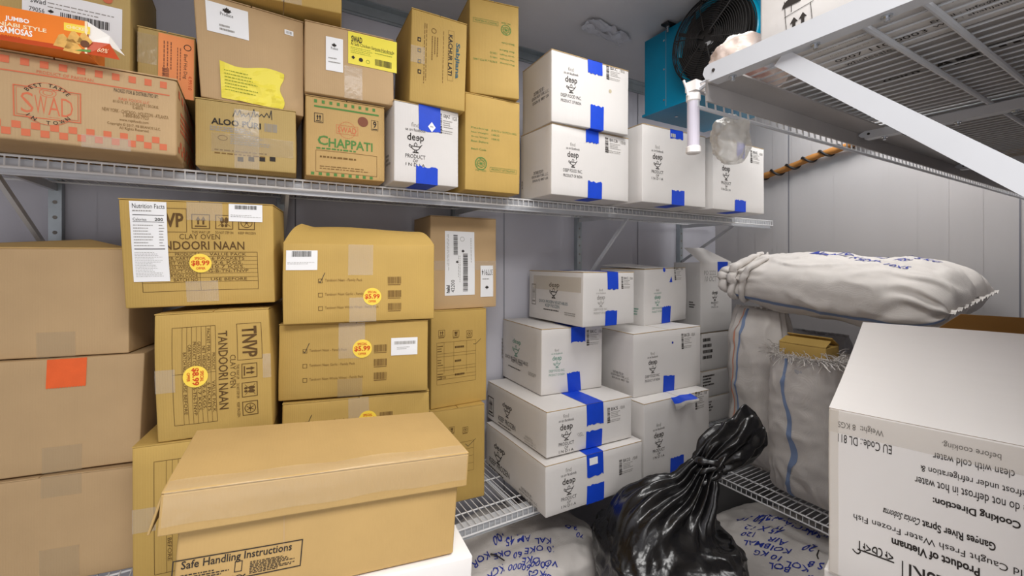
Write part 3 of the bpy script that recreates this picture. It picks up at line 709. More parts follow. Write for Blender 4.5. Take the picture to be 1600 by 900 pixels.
# lower stack beside the black bag
b = white((0.972, 1.392, -.999, -1.6, 0, 0, .515, .203, .535), 'lowest white carton overhanging the wire shelf, two blue tape strips on its end', seed=6, bulge=.003)
F = b.front; deep_print(F, 888, 730, 791); batch_print(F, 967, 718, 742, 998, 'BK22'); a = b.tape('top', 916, 942, 746); b.tape('bottom', 916, 943, 759)
F.rect(F.span(920, 716, 727, 933), 'paper_white', a, 0.002, 3, 3)
L = b.left; u, vt = L.px(780, 684); deep_word(L, L.span(773, 690, 700, 790), 'ink_black'); r = L.span(769, 697, 716, 790); lamp_logo(L, (r[0]+r[2])/2, r[1], r[3], 'ink_black')
L.text('KEEP FROZEN', L.span(765.5, 712, 721, 796.5), 'ink_black', bold=.01); L.rows(L.span(764, 724, 728, 798), 1, 'ink_black', 3); side_lines(L, 812, 757, 772, 840); b.done()
b = white((1.004, 1.43, -.788, -1.2, 0.6, -0.2, .462, .186, .54), 'white carton second from the bottom of the left white stack, broad tape on top', seed=7, bulge=.003)
F = b.front; deep_print(F, 885, 646, 706); batch_print(F, 948, 637, 661, 978, 'BK5'); b.tape('top', 916, 942, 665); b.tape('bottom', 915, 940, 675); F.text('1202', F.span(902, 676, 682, 910), 'ink_grey', slant=-.6)
L = b.left; arrows_icon(L, L.span(763, 617, 646, 772), 'ink_black'); deep_word(L, L.span(786, 627, 635, 801), 'ink_black'); r = L.span(785, 632, 647, 802); lamp_logo(L, (r[0]+r[2])/2, r[1], r[3], 'ink_black')
L.text('KEEP FROZEN', L.span(779.6, 648, 656, 806), 'ink_black', bold=.01); L.rows(L.span(779, 658, 661, 807), 1, 'ink_black', 4); side_lines(L, 819, 678, 690, 838, 'ink_grey'); b.done()
b = white((1.100, 1.612, -.600, -2.9, 0.8, 0.2, .345, .300, .39), 'white carton with green print second from the top of the left white stack', seed=8, bulge=.003)
F = b.front; deep_print(F, 870, 545, 588, 'inc', 'ink_teal'); batch_print(F, 916, 515, 540, 944, 'BKC'); b.tape('top', 892, 914, 535); b.tape('bottom', 888, 908, 582, skew=-.012)
L = b.left; deep_word(L, L.span(802, 528, 536, 815), 'ink_teal'); r = L.span(798, 536, 553, 817); lamp_logo(L, (r[0]+r[2])/2, r[1], r[3], 'ink_teal')
L.text('QUICK FROZEN VEGETABLES', L.span(790, 552, 558, 826), 'ink_black'); L.text('KEEP FROZEN', L.span(800, 560, 565, 817), 'ink_black'); L.rows(L.span(795, 569, 572, 817), 1, 'ink_black', 5)
L.rows(L.span(826, 580, 586, 839), 3, 'ink_grey', 6); L.rows(L.span(784, 527, 560, 787), 6, 'ink_grey', 7); b.done()
b = white((1.250, 1.502, -.290, 0.2, 0.5, 0.2, .316, .247, .44), 'white frozen vegetable carton topmost of the left white stack', seed=9, bulge=.004)
F = b.front; deep_print(F, 938, 451, 492, 'inc', 'ink_grey'); batch_print(F, 970, 432, 451, 990, 'BKC'); b.tape('top', 948, 965, 452); b.tape('bottom', 945, 963, 486)
L = b.left; arrows_icon(L, L.span(831, 443, 475, 838), 'ink_grey'); deep_word(L, L.span(859, 441, 449, 875), 'ink_black'); r = L.span(857, 449, 465, 876); lamp_logo(L, (r[0]+r[2])/2, r[1], r[3], 'ink_black')
L.text('QUICK FROZEN VEGETABLES', L.span(843, 467, 472, 888), 'ink_navy'); L.text('KEEP FROZEN', L.span(853, 474, 479, 875), 'ink_navy'); L.rows(L.span(850, 481, 484, 878), 1, 'ink_black', 5); L.rows(L.span(883, 487, 493, 901), 2, 'ink_grey', 6)
a = b.part('blue_tape'); T = b.top; T.rect((T.W*.28, T.H*.52, T.W*.86, T.H*.72), 'blue_tape', a, .0016, 6, 2)
b.clear(L, (L.W*.1, L.H*.62, L.W*.97, L.H*.9), 'haze_tape'); b.done()
# right stack
b = white((1.512, 1.389, -.999, -0.4, 0, 0, .462, .357, .35), 'tall white carton under the right white stack, loose tape peeling at its top', seed=10)
F = b.front; deep_print(F, 1029, 661, 715); batch_print(F, 1086, 612, 640, 1106, 'BK2'); b.tape('bottom', 1047, 1068, 716)
a = b.part('peeling_tape'); r = F.span(1047, 628, 642, 1084); n = 8; vs = []
for j in range(n+1):
    for i in range(n+1):
        f, g = i/n, j/n; vs.append(F.p(r[0]+(r[2]-r[0])*(f*0.8+0.1*g), F.H+.004-.055*g+.025*f*g, .004+.045*math.sin(g*2.0)*(0.4+0.6*f)+.005*math.sin(f*9)))
a.add(vs, [(j*(n+1)+i, j*(n+1)+i+1, (j+1)*(n+1)+i+1, (j+1)*(n+1)+i) for j in range(n//2) for i in range(n)], 'blue_tape'); a.add(vs, [(j*(n+1)+i, j*(n+1)+i+1, (j+1)*(n+1)+i+1, (j+1)*(n+1)+i) for j in range(n//2, n) for i in range(n)], 'film'); b.done()
b = white((1.535, 1.474, -.641, -1.9, 0, 0, .472, .303, .31), 'white carton in the middle of the right white stack, one low blue tape piece', seed=11, bulge=.004, corner={(1,0,1): (0, 0, .006)})
F = b.front; deep_print(F, 1019, 550, 597, 'inc'); batch_print(F, 1064, 522, 546, 1087, 'BKCB'); b.tape('bottom', 1036, 1053, 588); F.disc(F.px(1050, 536), .006, 'ink_blue')
side_lines(b.left, 956, 577, 590, 983); b.done()
b = white((1.758, 1.612, -.336, 7.0, -0.8, 0.3, .40, .300, .30), 'white carton with crumpled top topmost of the right white stack', seed=12, bulge=.006, crum=.006)
F = b.front; deep_print(F, 1026, 451, 489, 'inc', 'ink_teal'); batch_print(F, 1053, 418, 438, 1069, 'BKC'); b.tape('bottom', 1033, 1047, 479)
F.disc(F.px(1037, 422), .012, 'blue_tape'); F.poly([F.px(1044, 441), F.px(1049, 441), F.px(1048, 432)], 'blue_tape')
b.left.rows(b.left.span(991, 480, 492, 999), 3, 'ink_teal', 2)
a = b.part('top_flap'); T = b.top; a.add([(-.2, -.15, T.o.z+.002), (.0, -.15, T.o.z+.002), (.0, .14, T.o.z+.022), (-.2, .14, T.o.z+.016), (-.2, -.15, T.o.z+.004), (0, -.15, T.o.z+.004), (0, .14, T.o.z+.025), (-.2, .14, T.o.z+.019)], [(0,3,2,1),(4,5,6,7),(0,1,5,4),(1,2,6,5),(2,3,7,6),(3,0,4,7)], 'card_white'); b.done()
# column with the open flap
b = white((2.339, 1.70, -.434, -0.2, 0, 0, .314, .434, .20), 'white carton with its top flap standing open beside the sacks', seed=13, flaps=None)
F = b.front; deep_print(F, 1116, 445, 481, find=False); F.text('PO 2222', F.span(1100, 423, 430, 1118), 'ink_grey'); F.text('10 OCT', F.span(1101, 432, 440, 1119), 'ink_grey', slant=.2)
b.left.rows(b.left.span(1077, 470, 481, 1086), 3, 'ink_black', 3)
b.tape('top', 1121, 1137, 430, y2=409)
a = b.part('top_flap'); a.label = 'open flap tilted back'; w, d, h = b.w/2, b.d/2, b.h; t = .004
pa = [(-w, -d+.002, h), (w, -d+.002, h), (w-.15, -d+.10, h+.088), (-w-.02, -d+.10, h+.088)]
a.add([p for p in pa]+[(x, y+.002, z+t) for x, y, z in pa], [(0,1,2,3)[::-1],(4,5,6,7),(0,1,5,4),(1,2,6,5),(2,3,7,6),(3,0,4,7)], 'card_white'); b.done()
for z, h, lab, sd in ((-.672, .236, 'white carton directly under the one with the open flap', 14), (-.838, .164, 'thin white carton third down in the column behind the sacks', 15), (-.999, .159, 'bottom white carton of the column behind the sacks', 16)):
    b = white((2.36, 1.705, z, 0, 0, 0, .30, h, .25), lab, seed=sd); F = b.front
    F.rows(F.span(1098, HOR-FOC*(z+h-.03)/2.7, HOR-FOC*(z+.06)/2.7, 1116), 4, 'ink_black', sd); b.done()

# ---------------------------------------------------------------- brown cartons, upper shelf
BG = 'brown cartons on the upper shelf'
def brown(fit, m, label, group=BG, **k): return Carton('cardboard_carton', fit, m, label, group, **k)
b = brown((-.624, 1.385, .271, 0.6, 0, 0, .45, .197, .46), 'card_kraft', 'long brown carton with orange checks and a round-framed logo on its side', seed=20, bulge=.003, r=.008)
F = b.front; I = 'ink_coral'
for k in range(14):
    u = .447-.0315-k*.0304
    F.rect((u, .1675, u+.0138, .184), I); F.rect((u, .012, u+.0145, .0275), I); F.rect((u-.0148, .0277, u-.0003, .043), I)
F.rect((.02, .1500, .435, .1530), I)
r = F.span(58, 105, 113, 146); F.text('PRODUCT OF PAKISTAN', (r[0], .1545, r[2], .1615), I)
r = F.span(21, 132, 181, 127); c = ((r[0]+r[2])/2, (r[1]+r[3])/2); F.frame(r, .0022, I); F.frame((r[0]+.005, r[1]+.005, r[2]-.005, r[3]-.005), .0010, I)
rr = .050
F.disc((c[0], c[1]), .036, 'card_kraft', off=.0011, ry=.0475); F.disc((c[0], c[1]), .048, I, r0=.0012, ry=.0475, off=.0012)
F.rect((r[0]+.006, r[1]+.006, r[2]-.006, r[3]-.006), 'card_kraft', off=.0013); F.frame(r, .0022, I, off=.0014)
for sx, t0 in (('S', 0), ('W', 1), ('A', 2), ('D', 3)):
    x0 = r[0]+.012+(r[2]-r[0]-.024)*t0/4; x1 = x0+(r[2]-r[0]-.024)/4*.93
    F.text(sx, (x0, r[1]+.010, x1, r[3]-(.014 if t0 == 0 else .018)), I, bold=-.008, off=.0016)
for q in (.010, .006): F.disc((c[0], r[3]-.010), q*1.4, I, ry=q, r0=.0012, off=.0016)
F.off = .0017; F.arc_text('BEST TASTE', (c[0], c[1]), .043, math.radians(140), math.radians(40), .008, 'ink_black', ry=.042)
F.arc_text('IN TOWN', (c[0], c[1]), .043, math.radians(222), math.radians(318), .008, 'ink_black', ry=.042, flip=True); F.off = .0009
for i, t in enumerate(('PACKED FOR & DISTRIBUTED BY:', 'RAJA FOODS LLC', '8110 N. ST. LOUIS AVE | SKOKIE,', 'IL-60076', 'NEW YORK - CHICAGO - HOUSTON - ATLANTA', '1-800-800-7923', 'www.rajafoods.com', 'Copyright © 2017, PB BRANDS LLC.', 'All Rights Reserved')):
    yc = (145, 158, 163, 169, 176, 182.5, 190, 197, 203)[i]; hw = (35, 24, 36, 8, 52, 20, 23, 42, 23)[i]; xc = (213, 210, 213, 216, 212, 213, 210, 210, 210)[i]
    u0, v0, u1, v1 = F.span(xc-hw, yc-3-hw*.1, yc+2.6-hw*.1, xc+hw); F.text(t, (u0, v0, u1, v1), I if i == 1 else 'ink_midbrown' if i else 'ink_black')
Rt = b.right
for k in range(7): Rt.rect((.02+k*.05, .155, .045+k*.05, .175), I); Rt.rect((.02+k*.05, .015, .045+k*.05, .03), I); Rt.rect((.045+k*.05, .032, .07+k*.05, .047), I)
Rt.rows((.05, .07, .35, .13), 4, I, 2)
b.clear(F, (.27, -.0, .36, .03)); b.done()
# torn orange snack carton
root = empty('snack_carton', (-.40, 1.385, .4705+EYE)); tag(root, 'torn orange samosa carton lying on the long checked brown carton', 'box')
root.rotation_euler = (0, 0, math.radians(-4)); M = Matrix.Translation(root.location) @ Matrix.Rotation(math.radians(-4), 4, 'Z')
hw, hd, hh = .115, .05, .073; xr = .075
A = Acc(); A.box((-hw, -hd, 0), (xr, hd, hh), 'carton_orange')
F = Face((-hw, -hd, 0), (1,0,0), (0,0,1), hw+xr, hh, M); F.acc = A
F.rect((0, 0, F.W, .010), 'carton_dark_orange', off=.0004)
F.text('JUMBO', F.span(8, 24, 33, 46), 'ink_white', bold=.03); F.text('PUNJABI STYLE', F.span(-22, 29, 37, 73), 'ink_cream', bold=.02); F.text('SAMOSAS', F.span(0, 40, 50, 51), 'ink_white', bold=.03)
F.rows(F.span(2, 53, 58, 50), 2, 'carton_dark_orange', 1); F.text('CHICKEN', F.span(104, 39, 44, 138), 'ink_cream', bold=.02); F.rect(F.span(100, 35, 47, 141), 'sticker_yellow', off=.0006)
for x, y, s_ in ((97, 66, 15), (115, 60, 13), (112, 74, 15), (131, 62, 12)):
    u, v = F.px(x, y); k = s_*.0017; P = [(-.55, -.4), (.5, -.5), (.75, -.1), (.1, .75), (-.2, .6)]
    F.poly([(u+a*k, v+c_*k) for a, c_ in P], 'samosa', off=.001)
u, v = F.px(133, 69); F.disc((u, v), .008, 'samosa_dark', off=.0012); u, v = F.px(130, 79); F.poly([(u-.014, v-.003), (u+.012, v-.002), (u+.014, v+.004), (u-.002, v+.002)], 'leaf', off=.0013)
F.rect((F.W-.004, 0, F.W, F.H), 'ink_cream', off=.0008)
A.build('carton_body', root)
A = Acc(); A.add([(xr, -hd, 0), (xr+.055, -hd+.006, .0), (xr+.035, -hd+.012, .036), (xr, -hd+.002, .03)], [(0, 1, 2, 3)], 'carton_dark_orange'); F2 = Face((xr, -hd+.003, 0), (1,0,0), (0,0,1), .05, .03, M); F2.text('60%', (.018, .008, .036, .018), 'ink_cream', acc=A, off=.004, slant=.4); A.build('end_flap', root)
A = Acc(); A.add([(xr, -hd, hh), (xr+.03, -.02, hh-.012), (xr+.052, .0, hh-.045), (xr+.03, -.03, .035), (xr+.002, -hd+.004, .03)], [(0, 1, 2, 3, 4)], 'ink_white'); A.build('torn_flap', root)

b = brown((-.90, 1.53, .469, 0, 0, 0, .607, .39, .36), 'card_olive', 'large olive-brown carton with a long barcode label behind the torn orange carton', seed=21, bulge=.002)
F = b.front; a = b.sticker(F, (lambda r: (r[0], r[1], r[2], r[3]))(F.span(35, -20, 48, 191)), 'paper_white')
F.bars(F.span(95, 20, 33, 172), 'ink_black', 5, 40, a, .0022); F.text('79056', F.span(46, 10, 17, 70), 'ink_black', acc=a, off=.0022); F.rows(F.span(75, 2, 14, 180), 2, 'ink_grey', 2, a, .0022, fill=.25)
F.text('swad', F.span(48, -4, 4, 72), 'ink_black', acc=a, off=.0022); maple(F, F.px(80, 19), .006, 'ink_black', a, .0022); F.disc(F.px(168, 0), .010, 'ink_coral', b.part('price_dot'), .002); b.done()
b = brown((-.283, 1.55, .469, 1.2, 0, 0, .130, .183, .30), 'card_olive', 'small olive-brown carton with an orange shipping label', seed=22, bulge=.001)
F = b.front; r = F.span(247, 47, 130, 322); a = b.sticker(F, (r[0], .0, F.W-.003, F.H-.008), 'paper_orange', label='orange shipping label'); G = turned(F, 1)
F.rect((0, F.H*.45, F.W*.33, F.H*.9), 'haze_tape', b.part('clear_tape'), .0012, 3, 3)
W = F.W; F.bars((W*.42, .03, W*.54, .08), 'ink_maroon', 4, 16, a, .002, vertical=True); F.rows((W*.42, .03, W*.60, .155), 3, 'ink_maroon', 5, a, .002, fill=.3, vertical=True)
G.text('Beef Hot Dog', (.055, W*.78, .125, W*.86), 'ink_black', acc=a, off=.002); G.text('4.99/10', (.115, W*.88, .155, W*.95), 'ink_red', acc=a, off=.002)
F.disc((W*.86, .148), .009, 'ink_black', a, .002, r0=.002); G.rows((.04, W*.66, .14, W*.76), 2, 'ink_maroon', 6, a, .002, fill=.3); b.done()
b = brown((-.148, 1.493, .271, -4.0, 0, 0, .252, .191, .38), 'card_olive', 'brown flatbread carton with scrawled handwriting on the upper shelf', seed=23, bulge=.004)
F = b.front; F.text('ALOO PURI', F.span(330, 184, 194, 408), 'ink_black', bold=.03)
F.path([F.px(x, y) for x, y in ((364, 183), (368, 173), (371, 181), (375, 172), (378, 183), (381, 178), (383, 183), (387, 181), (389, 177), (392, 186), (389, 192), (394, 182), (397, 171), (399, 183), (402, 178), (405, 183), (409, 179), (413, 184), (417, 177), (421, 185), (424, 173), (425, 188))], .0022, 'marker')
F.rows(F.span(328, 196, 204, 408), 3, 'ink_grey', 4); F.bars(F.span(413, 193, 206, 433), 'ink_grey', 3, 20); F.disc(F.px(348, 216), .012, 'ink_midbrown', ry=.008, r0=.002)
F.rows(F.span(360, 209, 226, 425), 5, 'ink_grey', 8); F.rows(F.span(335, 231, 241, 440), 2, 'ink_midbrown', 9, fill=.35)
for x in (371, 388, 405, 421): F.rect(F.span(x, 245, 252, x+9), 'ink_black')
b.clear(F, F.span(366, 170, 262, 405)); b.clear(F, F.span(330, 207, 236, 458), 'haze_tape'); b.done()
b = brown((-.135, 1.50, .4685, 0.5, 0, 0, .262, .285, .37), 'card_kraft', 'brown carton with a maple leaf label and a loose yellow sheet', seed=24, bulge=.005, corner={(0,0,1): (-.018, 0, .012), (1,0,0): (0, 0, -.012)})
F = b.front; a = b.sticker(F, F.span(331, 8, 53, 393), 'paper_white'); maple(F, F.px(362, 24), .011, 'ink_black', a, .0022); F.text('Produce', F.span(352, 25, 30, 371), 'ink_black', acc=a, off=.0022); F.rows(F.span(350, 42, 53, 372), 2, 'ink_grey', 3, a, .0022)
a = b.part('loose_sheet'); a.label = 'crumpled yellow sheet'; r = F.span(347, 97, 152, 441); n = 14
vs = [F.p(r[0]+(r[2]-r[0])*i/n+.006*math.sin(j*.6)*(i/n), r[1]+(r[3]-r[1])*j/n-.010*max(0, j/n-.6)*math.sin(i/n*6)*2, .003+.012*max(0, noise.noise(Vector((i*.35, j*.35, 4))))*(.3+i/n)) for j in range(n+1) for i in range(n+1)]
a.add(vs, [(j*(n+1)+i, j*(n+1)+i+1, (j+1)*(n+1)+i+1, (j+1)*(n+1)+i) for j in range(n) for i in range(n)], 'paper_yellow'); F.rows((r[0]+.01, r[1]+.02, r[0]+(r[2]-r[0])*.6, r[3]-.02), 7, 'ink_lime', 4, a, .006, fill=.2)
a = b.sticker(F, F.span(446, 47, 54, 459), 'paper_white', name='price_tag'); F.bars(F.span(448, 49, 53, 457), 'ink_grey', 2, 9, a, .0022); b.done()
b = brown((.132, 1.485, .271, -2.5, 0, 0, .240, .251, .30), 'card_tan', 'brown flatbread carton with green square borders on the upper shelf', seed=25, bulge=.003)
F = b.front; g = 'ink_green'
F.text('C', F.span(496, 211, 226, 512), g, bold=.02); F.text('HAPPATI', F.span(513, 216, 230, 582), g, bold=.02); F.rows(F.span(494, 229, 233, 583), 1, g, 3, fill=.6)
r = F.span(493, 234, 268, 589); F.frame(r, .0012, 'ink_midbrown'); F.rows((r[0]+.012, r[3]-.028, r[2]-.02, r[3]-.012), 1, 'ink_midbrown', 4, fill=.35); F.rows((r[0]+.012, r[1]+.008, r[2]-.02, r[1]+.022), 2, 'ink_midbrown', 5, fill=.35)
for k in range(9): F.rect((F.W*(.10+k*.092), F.H*.915, F.W*(.135+k*.092), F.H*.955), g); F.rect((F.W*(.06+k*.092), F.H*.015, F.W*(.10+k*.092), F.H*.05), g)
F.rect((F.W*.10, F.H*.86, F.W*.92, F.H*.882), g); arrows_icon(F, F.span(491, 176, 191, 505), 'ink_black'); F.disc(F.px(567, 191), .0165, 'ink_maroon')
r = F.span(580, 188, 204, 591); F.frame(r, .001, 'ink_black'); F.text('9', (r[0]+.006, r[1]+.009, r[2]-.006, r[3]-.003), 'ink_black', bold=.02); F.rect((r[0]+.003, r[1]+.003, r[2]-.003, r[1]+.0055), 'ink_black')
r = F.span(525, 195, 209, 559); F.frame(r, .001, 'ink_coral'); F.text('SWAD', (r[0]+.005, r[1]+.005, r[2]-.005, r[3]-.005), 'ink_coral'); F.disc(((r[0]+r[2])/2, (r[1]+r[3])/2), .026, 'ink_coral', r0=.001, ry=.027); b.done()
b = brown((.128, 1.475, .5265, -3.5, 0, 0, .270, .222, .30), 'card_kraft', 'brown carton with a bright yellow product label and a narrow white label', seed=26, bulge=.004)
F = b.front; a = b.sticker(F, F.span(509, 57, 110, 536), 'paper_white'); maple(F, F.px(522, 72), .008, 'ink_black', a, .0022); F.text('Produce', F.span(517, 74, 78, 528), 'ink_black', acc=a, off=.0022); F.rows(F.span(513, 88, 100, 532), 2, 'ink_grey', 3, a, .0022, fill=.3)
a = b.sticker(F, F.span(544, 49, 100, 620), 'paper_yellow', label='yellow product label'); F.text('SWAD', F.span(549, 56, 66, 566), 'ink_black', bold=.03, acc=a, off=.0022); F.arc_text('▬▬▬', F.px(557, 63), .013, math.radians(150), math.radians(30), .003, 'ink_black', a)
F.text('Al Safa Chicken Samosa Handmade', F.span(548, 66, 71, 616), 'ink_black', acc=a, off=.0022); F.rows(F.span(548, 73, 84, 584), 4, 'ink_lime', 5, a, .0022, fill=.25); F.rows(F.span(586, 78, 86, 616), 2, 'ink_lime', 6, a, .0022, fill=.25); F.bars(F.span(586, 93, 103, 612), 'ink_black', 3, 26, a, .0022)
F.disc(F.px(564, 95), .0065, 'ink_black', a, .0022); F.disc(F.px(575, 98), .006, 'ink_lime', a, .0022, r0=.0012); u, v = F.px(552, 91); F.poly([(u-.006, v), (u, v-.006), (u+.006, v), (u, v+.006)], 'ink_black', a, .0022)
b.clear(F, F.span(538, 103, 160, 566)); b.done()
b = brown((-.105, 1.470, .769, -8, 0, 0, .335, .25, .33), 'card_ochre', 'ochre carton on top of two others just under the ceiling', seed=27, bulge=.003)
F = b.front; F.line(F.px(443, 24), F.px(446, -60), .0025, 'ink_brown'); b.clear(F, F.span(440, -40, 22, 472)); b.done()
b = brown((.445, 1.438, .546, -3.0, 1.6, 0, .20, .318, .24), 'card_ochre', 'ochre vegetable carton with sideways lettering standing on the small white carton', seed=28, bulge=.003)
F = b.front; G = turned(F, 1)
def down(G, t, x, y0, y1, half, m, bold=0.0):   # letters reading downwards at x, from y0 to y1
    u0, v = G.px(x+half, y0); _, v2 = G.px(x-half, y0); u1, _ = G.px(x, y1); G.text(t, (u0, min(v, v2), u1, max(v, v2)), m, bold=bold)
down(G, 'Sabjiana', 714.5, 69, 124, 4.0, 'ink_navy', .03); down(G, 'KACHUR LATI', 704, 56, 119, 3.2, 'ink_black', .02)
r = G.px(709.5, 50)+G.px(698.5, 126); G.frame((r[0], min(r[1], r[3]), r[2], max(r[1], r[3])), .0007, 'ink_midbrown')
for x, y0, y1, n in ((692, 50, 135, 1), (679, 60, 96, 3), (664, 38, 140, 2)):
    r0 = F.px(x-n*2.2, y1); r1 = F.px(x+n*2.2, y0); F.rows((r0[0], r0[1], r1[0], r1[1]), n, 'ink_midbrown', int(x), fill=.35, vertical=True)
F.disc(F.px(678, 49), .009, 'ink_midbrown', r0=.002)
for y in (62, 79, 96, 112): q = F.px(655, y); F.rect((q[0]-.006, q[1]-.007, q[0]+.006, q[1]+.007), 'ink_black'); F.rect((q[0]-.003, q[1]-.004, q[0]+.003, q[1]+.003), 'card_ochre', off=.0013)
b.clear(F, (0, F.H*.42, F.W*.24, F.H*.60)); b.done()
def halal(F, flip=False):
    G = turned(F, 2) if flip else F
    g = 'ink_green'; W, H = F.W, F.H
    for i, (t, vx) in enumerate((('Packing', '8 PKTS x 24 PCS x 80G'), ('Net Weight', '14KG'), ('Gross Weight', '15KG'), ('Best Before', ''))):
        v = H*(.635-.045*i); G.text(t, (.10*W, v, .40*W, v+.020*H), g)
        if vx: G.text(vx, (.46*W, v, (.93 if i == 0 else .6)*W, v+.020*H), g)
    G.text('Batch Code', (.10*W, H*.42, .36*W, H*.44), g)
    c = (.27*W, H*.285); G.disc(c, .105*W, g, r0=.014*W); G.disc(c, .065*W, g, r0=.010*W); G.arc_text('HALAL MALAYSIA', c, .083*W, math.radians(215), math.radians(-35), .022*W, g)
    for k in range(8): a_ = k*math.pi/4; G.line(c, (c[0]+.05*W*math.cos(a_), c[1]+.05*W*math.sin(a_)), .008*W, g)
    G.text('MS 1500', (.18*W, H*.205, .36*W, H*.222), g); G.frame((.43*W, H*.215, .93*W, H*.26), .0009, g); G.text('PRODUCT OF MALAYSIA', (.46*W, H*.227, .90*W, H*.248), g)
b = brown((.668, 1.478, .271, -1.9, 0.2, 0, .233, .364, .32), 'card_ochre', 'upright ochre carton with green print standing on the wire shelf', seed=29, bulge=.003); halal(b.front); b.done()
b = brown((.690, 1.482, .638, -9, -0.3, 0, .200, .362, .30), 'card_ochre', 'ochre carton with upside-down green print stacked against the ceiling', seed=30, bulge=.003); halal(b.front, True); b.done()

# ---------------------------------------------------------------- brown cartons, lower left
LG = 'brown cartons stacked under the upper shelf'
def low(fit, m, label, **k): return Carton('cardboard_carton', fit, m, label, LG, **k)
# plain stack at the left edge: the fitted front right corner, width carried on to the left
def from_right(x, y, z, yaw, w, h, d, roll=0):
    a = math.radians(yaw); return (x-w*math.cos(a), y-w*math.sin(a), z, yaw, roll, 0, w, h, d)
b = low(from_right(-.290, 1.590, -.859, -11, .42, .287, .26), 'card_kraft', 'plain brown carton at the bottom of the left stack', seed=40, bulge=.002)
F = b.front; b.clear(F, F.span(65, 738, 779, 128), 'haze_tape'); b.clear(F, F.span(62, 860, 910, 125), 'haze_tape'); b.done()
b = low(from_right(-.288, 1.605, -.566, -9, .42, .306, .27), 'card_kraft', 'plain brown carton with an orange tape patch in the middle of the left stack', seed=41, bulge=.003, flaps=None, corner={(1,0,1): (.012, 0, 0)})
F = b.front; a = b.part('orange_tape'); a.label = 'orange tape patch'; r = F.span(69, 562, 606, 130); F.rect(r, 'orange_tape', a, .0016, 6, 4)
for k in range(14): u = r[0]+(r[2]-r[0])*k/14; F.poly([(u, r[1]), (u+(r[2]-r[0])/28, r[1]-.003), (u+(r[2]-r[0])/14, r[1])], 'orange_tape', a, .0016)
b.clear(F, F.span(66, 700, 745, 128), 'haze_tape'); b.done()
b = low(from_right(-.312, 1.612, -.257, -12, .42, .294, .22), 'card_kraft', 'plain brown carton with a raised flap on top of the left stack', seed=42, bulge=.002, flaps=None)
F = b.front; b.clear(F, F.span(57, 520, 560, 118), 'haze_tape'); a = b.part('top_flap'); w, d, h = b.w/2, b.d/2, b.h
pa = [(-w, -d+.004, h), (w, -d+.004, h), (w-.15, -d+.13, h+.028), (-w, -d+.13, h+.012)]
a.add(pa+[(x, y, z+.004) for x, y, z in pa], [(3,2,1,0),(4,5,6,7),(0,1,5,4),(1,2,6,5),(2,3,7,6),(3,0,4,7)], 'card_tan')
a.box((-w+.004, -d+.14, h), (w-.004, d-.004, h+.003), 'card_tan'); b.done()

def naan(F):
    """the printed side of a naan carton, laid out in fractions of the side"""
    W, H = F.W, F.H; I = 'ink_brown'; R = lambda a, b_, c, d: (a*W, b_*H, c*W, d*H)
    F.frame(R(.115, .70, .415, .925), .0012, I); F.text('TNVP', R(.14, .745, .395, .88), I, bold=.03)
    arrows_icon(F, R(.445, .735, .565, .875), I); feet_icon(F, R(.60, .735, .72, .875), I); frost_icon(F, R(.755, .735, .87, .875), I)
    for a, t in ((.445, 'THIS WAY UP'), (.60, 'DO NOT STEP ON'), (.755, 'KEEP FROZEN')): F.text(t, R(a, .69, a+.12, .715), I)
    F.text('CLAY OVEN', R(.365, .635, .63, .685), I); F.text('TANDOORI NAAN', R(.165, .535, .795, .618), I, bold=.012)
    F.frame(R(.115, .145, .885, .515), .0011, I); F.line((.485*W, .145*H), (.485*W, .515*H), .0010, I)
    for i, (a, c) in enumerate((('PRODUCT', 'VALUE PACK'), ('PACKET PER CARTON', '6 PACKETS'), ('NET WEIGHT', '9.6 KGS.'), ('GROSS WEIGHT', '10.7 KGS.'), ('PRODUCT CODE', 'G-B-TN-TNVP'), ('CARTON CODE', ''), ('BATCH NO', 'USE BEFORE'))):
        v = .475-.0405*i; la = .0195*len(a)
        F.text(a, R(.47-la, v+.004, .47, v+.032), I)
        if c: F.text(c, R(.68-.0125*len(c), v+.004, .68+.0125*len(c), v+.032), I)
        F.line((.115*W, (v-.003)*H), (.885*W, (v-.003)*H), .0008, I)
b = low((-.275, 1.455, -.859, -8, 0, 0, .315, .384, .30), 'card_ochre', 'ochre naan carton mostly hidden behind the large lidded box', seed=43, bulge=.004)
naan(turned(b.front, 1)); b.clear(b.front, (0, b.h*.42, .05, b.h*.58)); b.done()
b = low((-.224, 1.452, -.474, -9.5, -1.2, 0, .268, .338, .30), 'card_ochre', 'dented ochre naan carton turned on its side, yellow price sticker', seed=44, bulge=.006, crum=.003, corner={(1,0,1): (-.006, .012, 0)})
naan(turned(b.front, 1)); b.price(b.front, 308, 588, 18, '$8.99', 1); b.clear(b.front, (0, b.h*.38, .045, b.h*.56)); b.clear(b.front, (b.w-.02, b.h*.42, b.w, b.h*.62)); b.done()
b = low((-.297, 1.50, -.122, -10.4, -1.0, 0.2, .350, .284, .20), 'card_ochre', 'ochre naan carton with a long nutrition label topmost beside the plain stack', seed=45, bulge=.004, corner={(0,0,1): (-.008, -.006, .006)})
F = b.front; naan(F); a = b.sticker(F, F.span(212, 318, 441, 267), 'paper_white', name='nutrition_label', off=.0022); r = F.span(212, 318, 441, 267); o = .0028
F.text('Nutrition Facts', (r[0]+.006, r[3]-.018, r[2]-.004, r[3]-.006), 'ink_black', acc=a, off=o); F.rect((r[0]+.006, r[3]-.036, r[2]-.006, r[3]-.0345), 'ink_black', a, o); F.text('Calories', (r[0]+.006, r[3]-.050, r[0]+.035, r[3]-.043), 'ink_black', acc=a, off=o); F.text('200', (r[2]-.026, r[3]-.050, r[2]-.008, r[3]-.042), 'ink_black', bold=.02, acc=a, off=o)
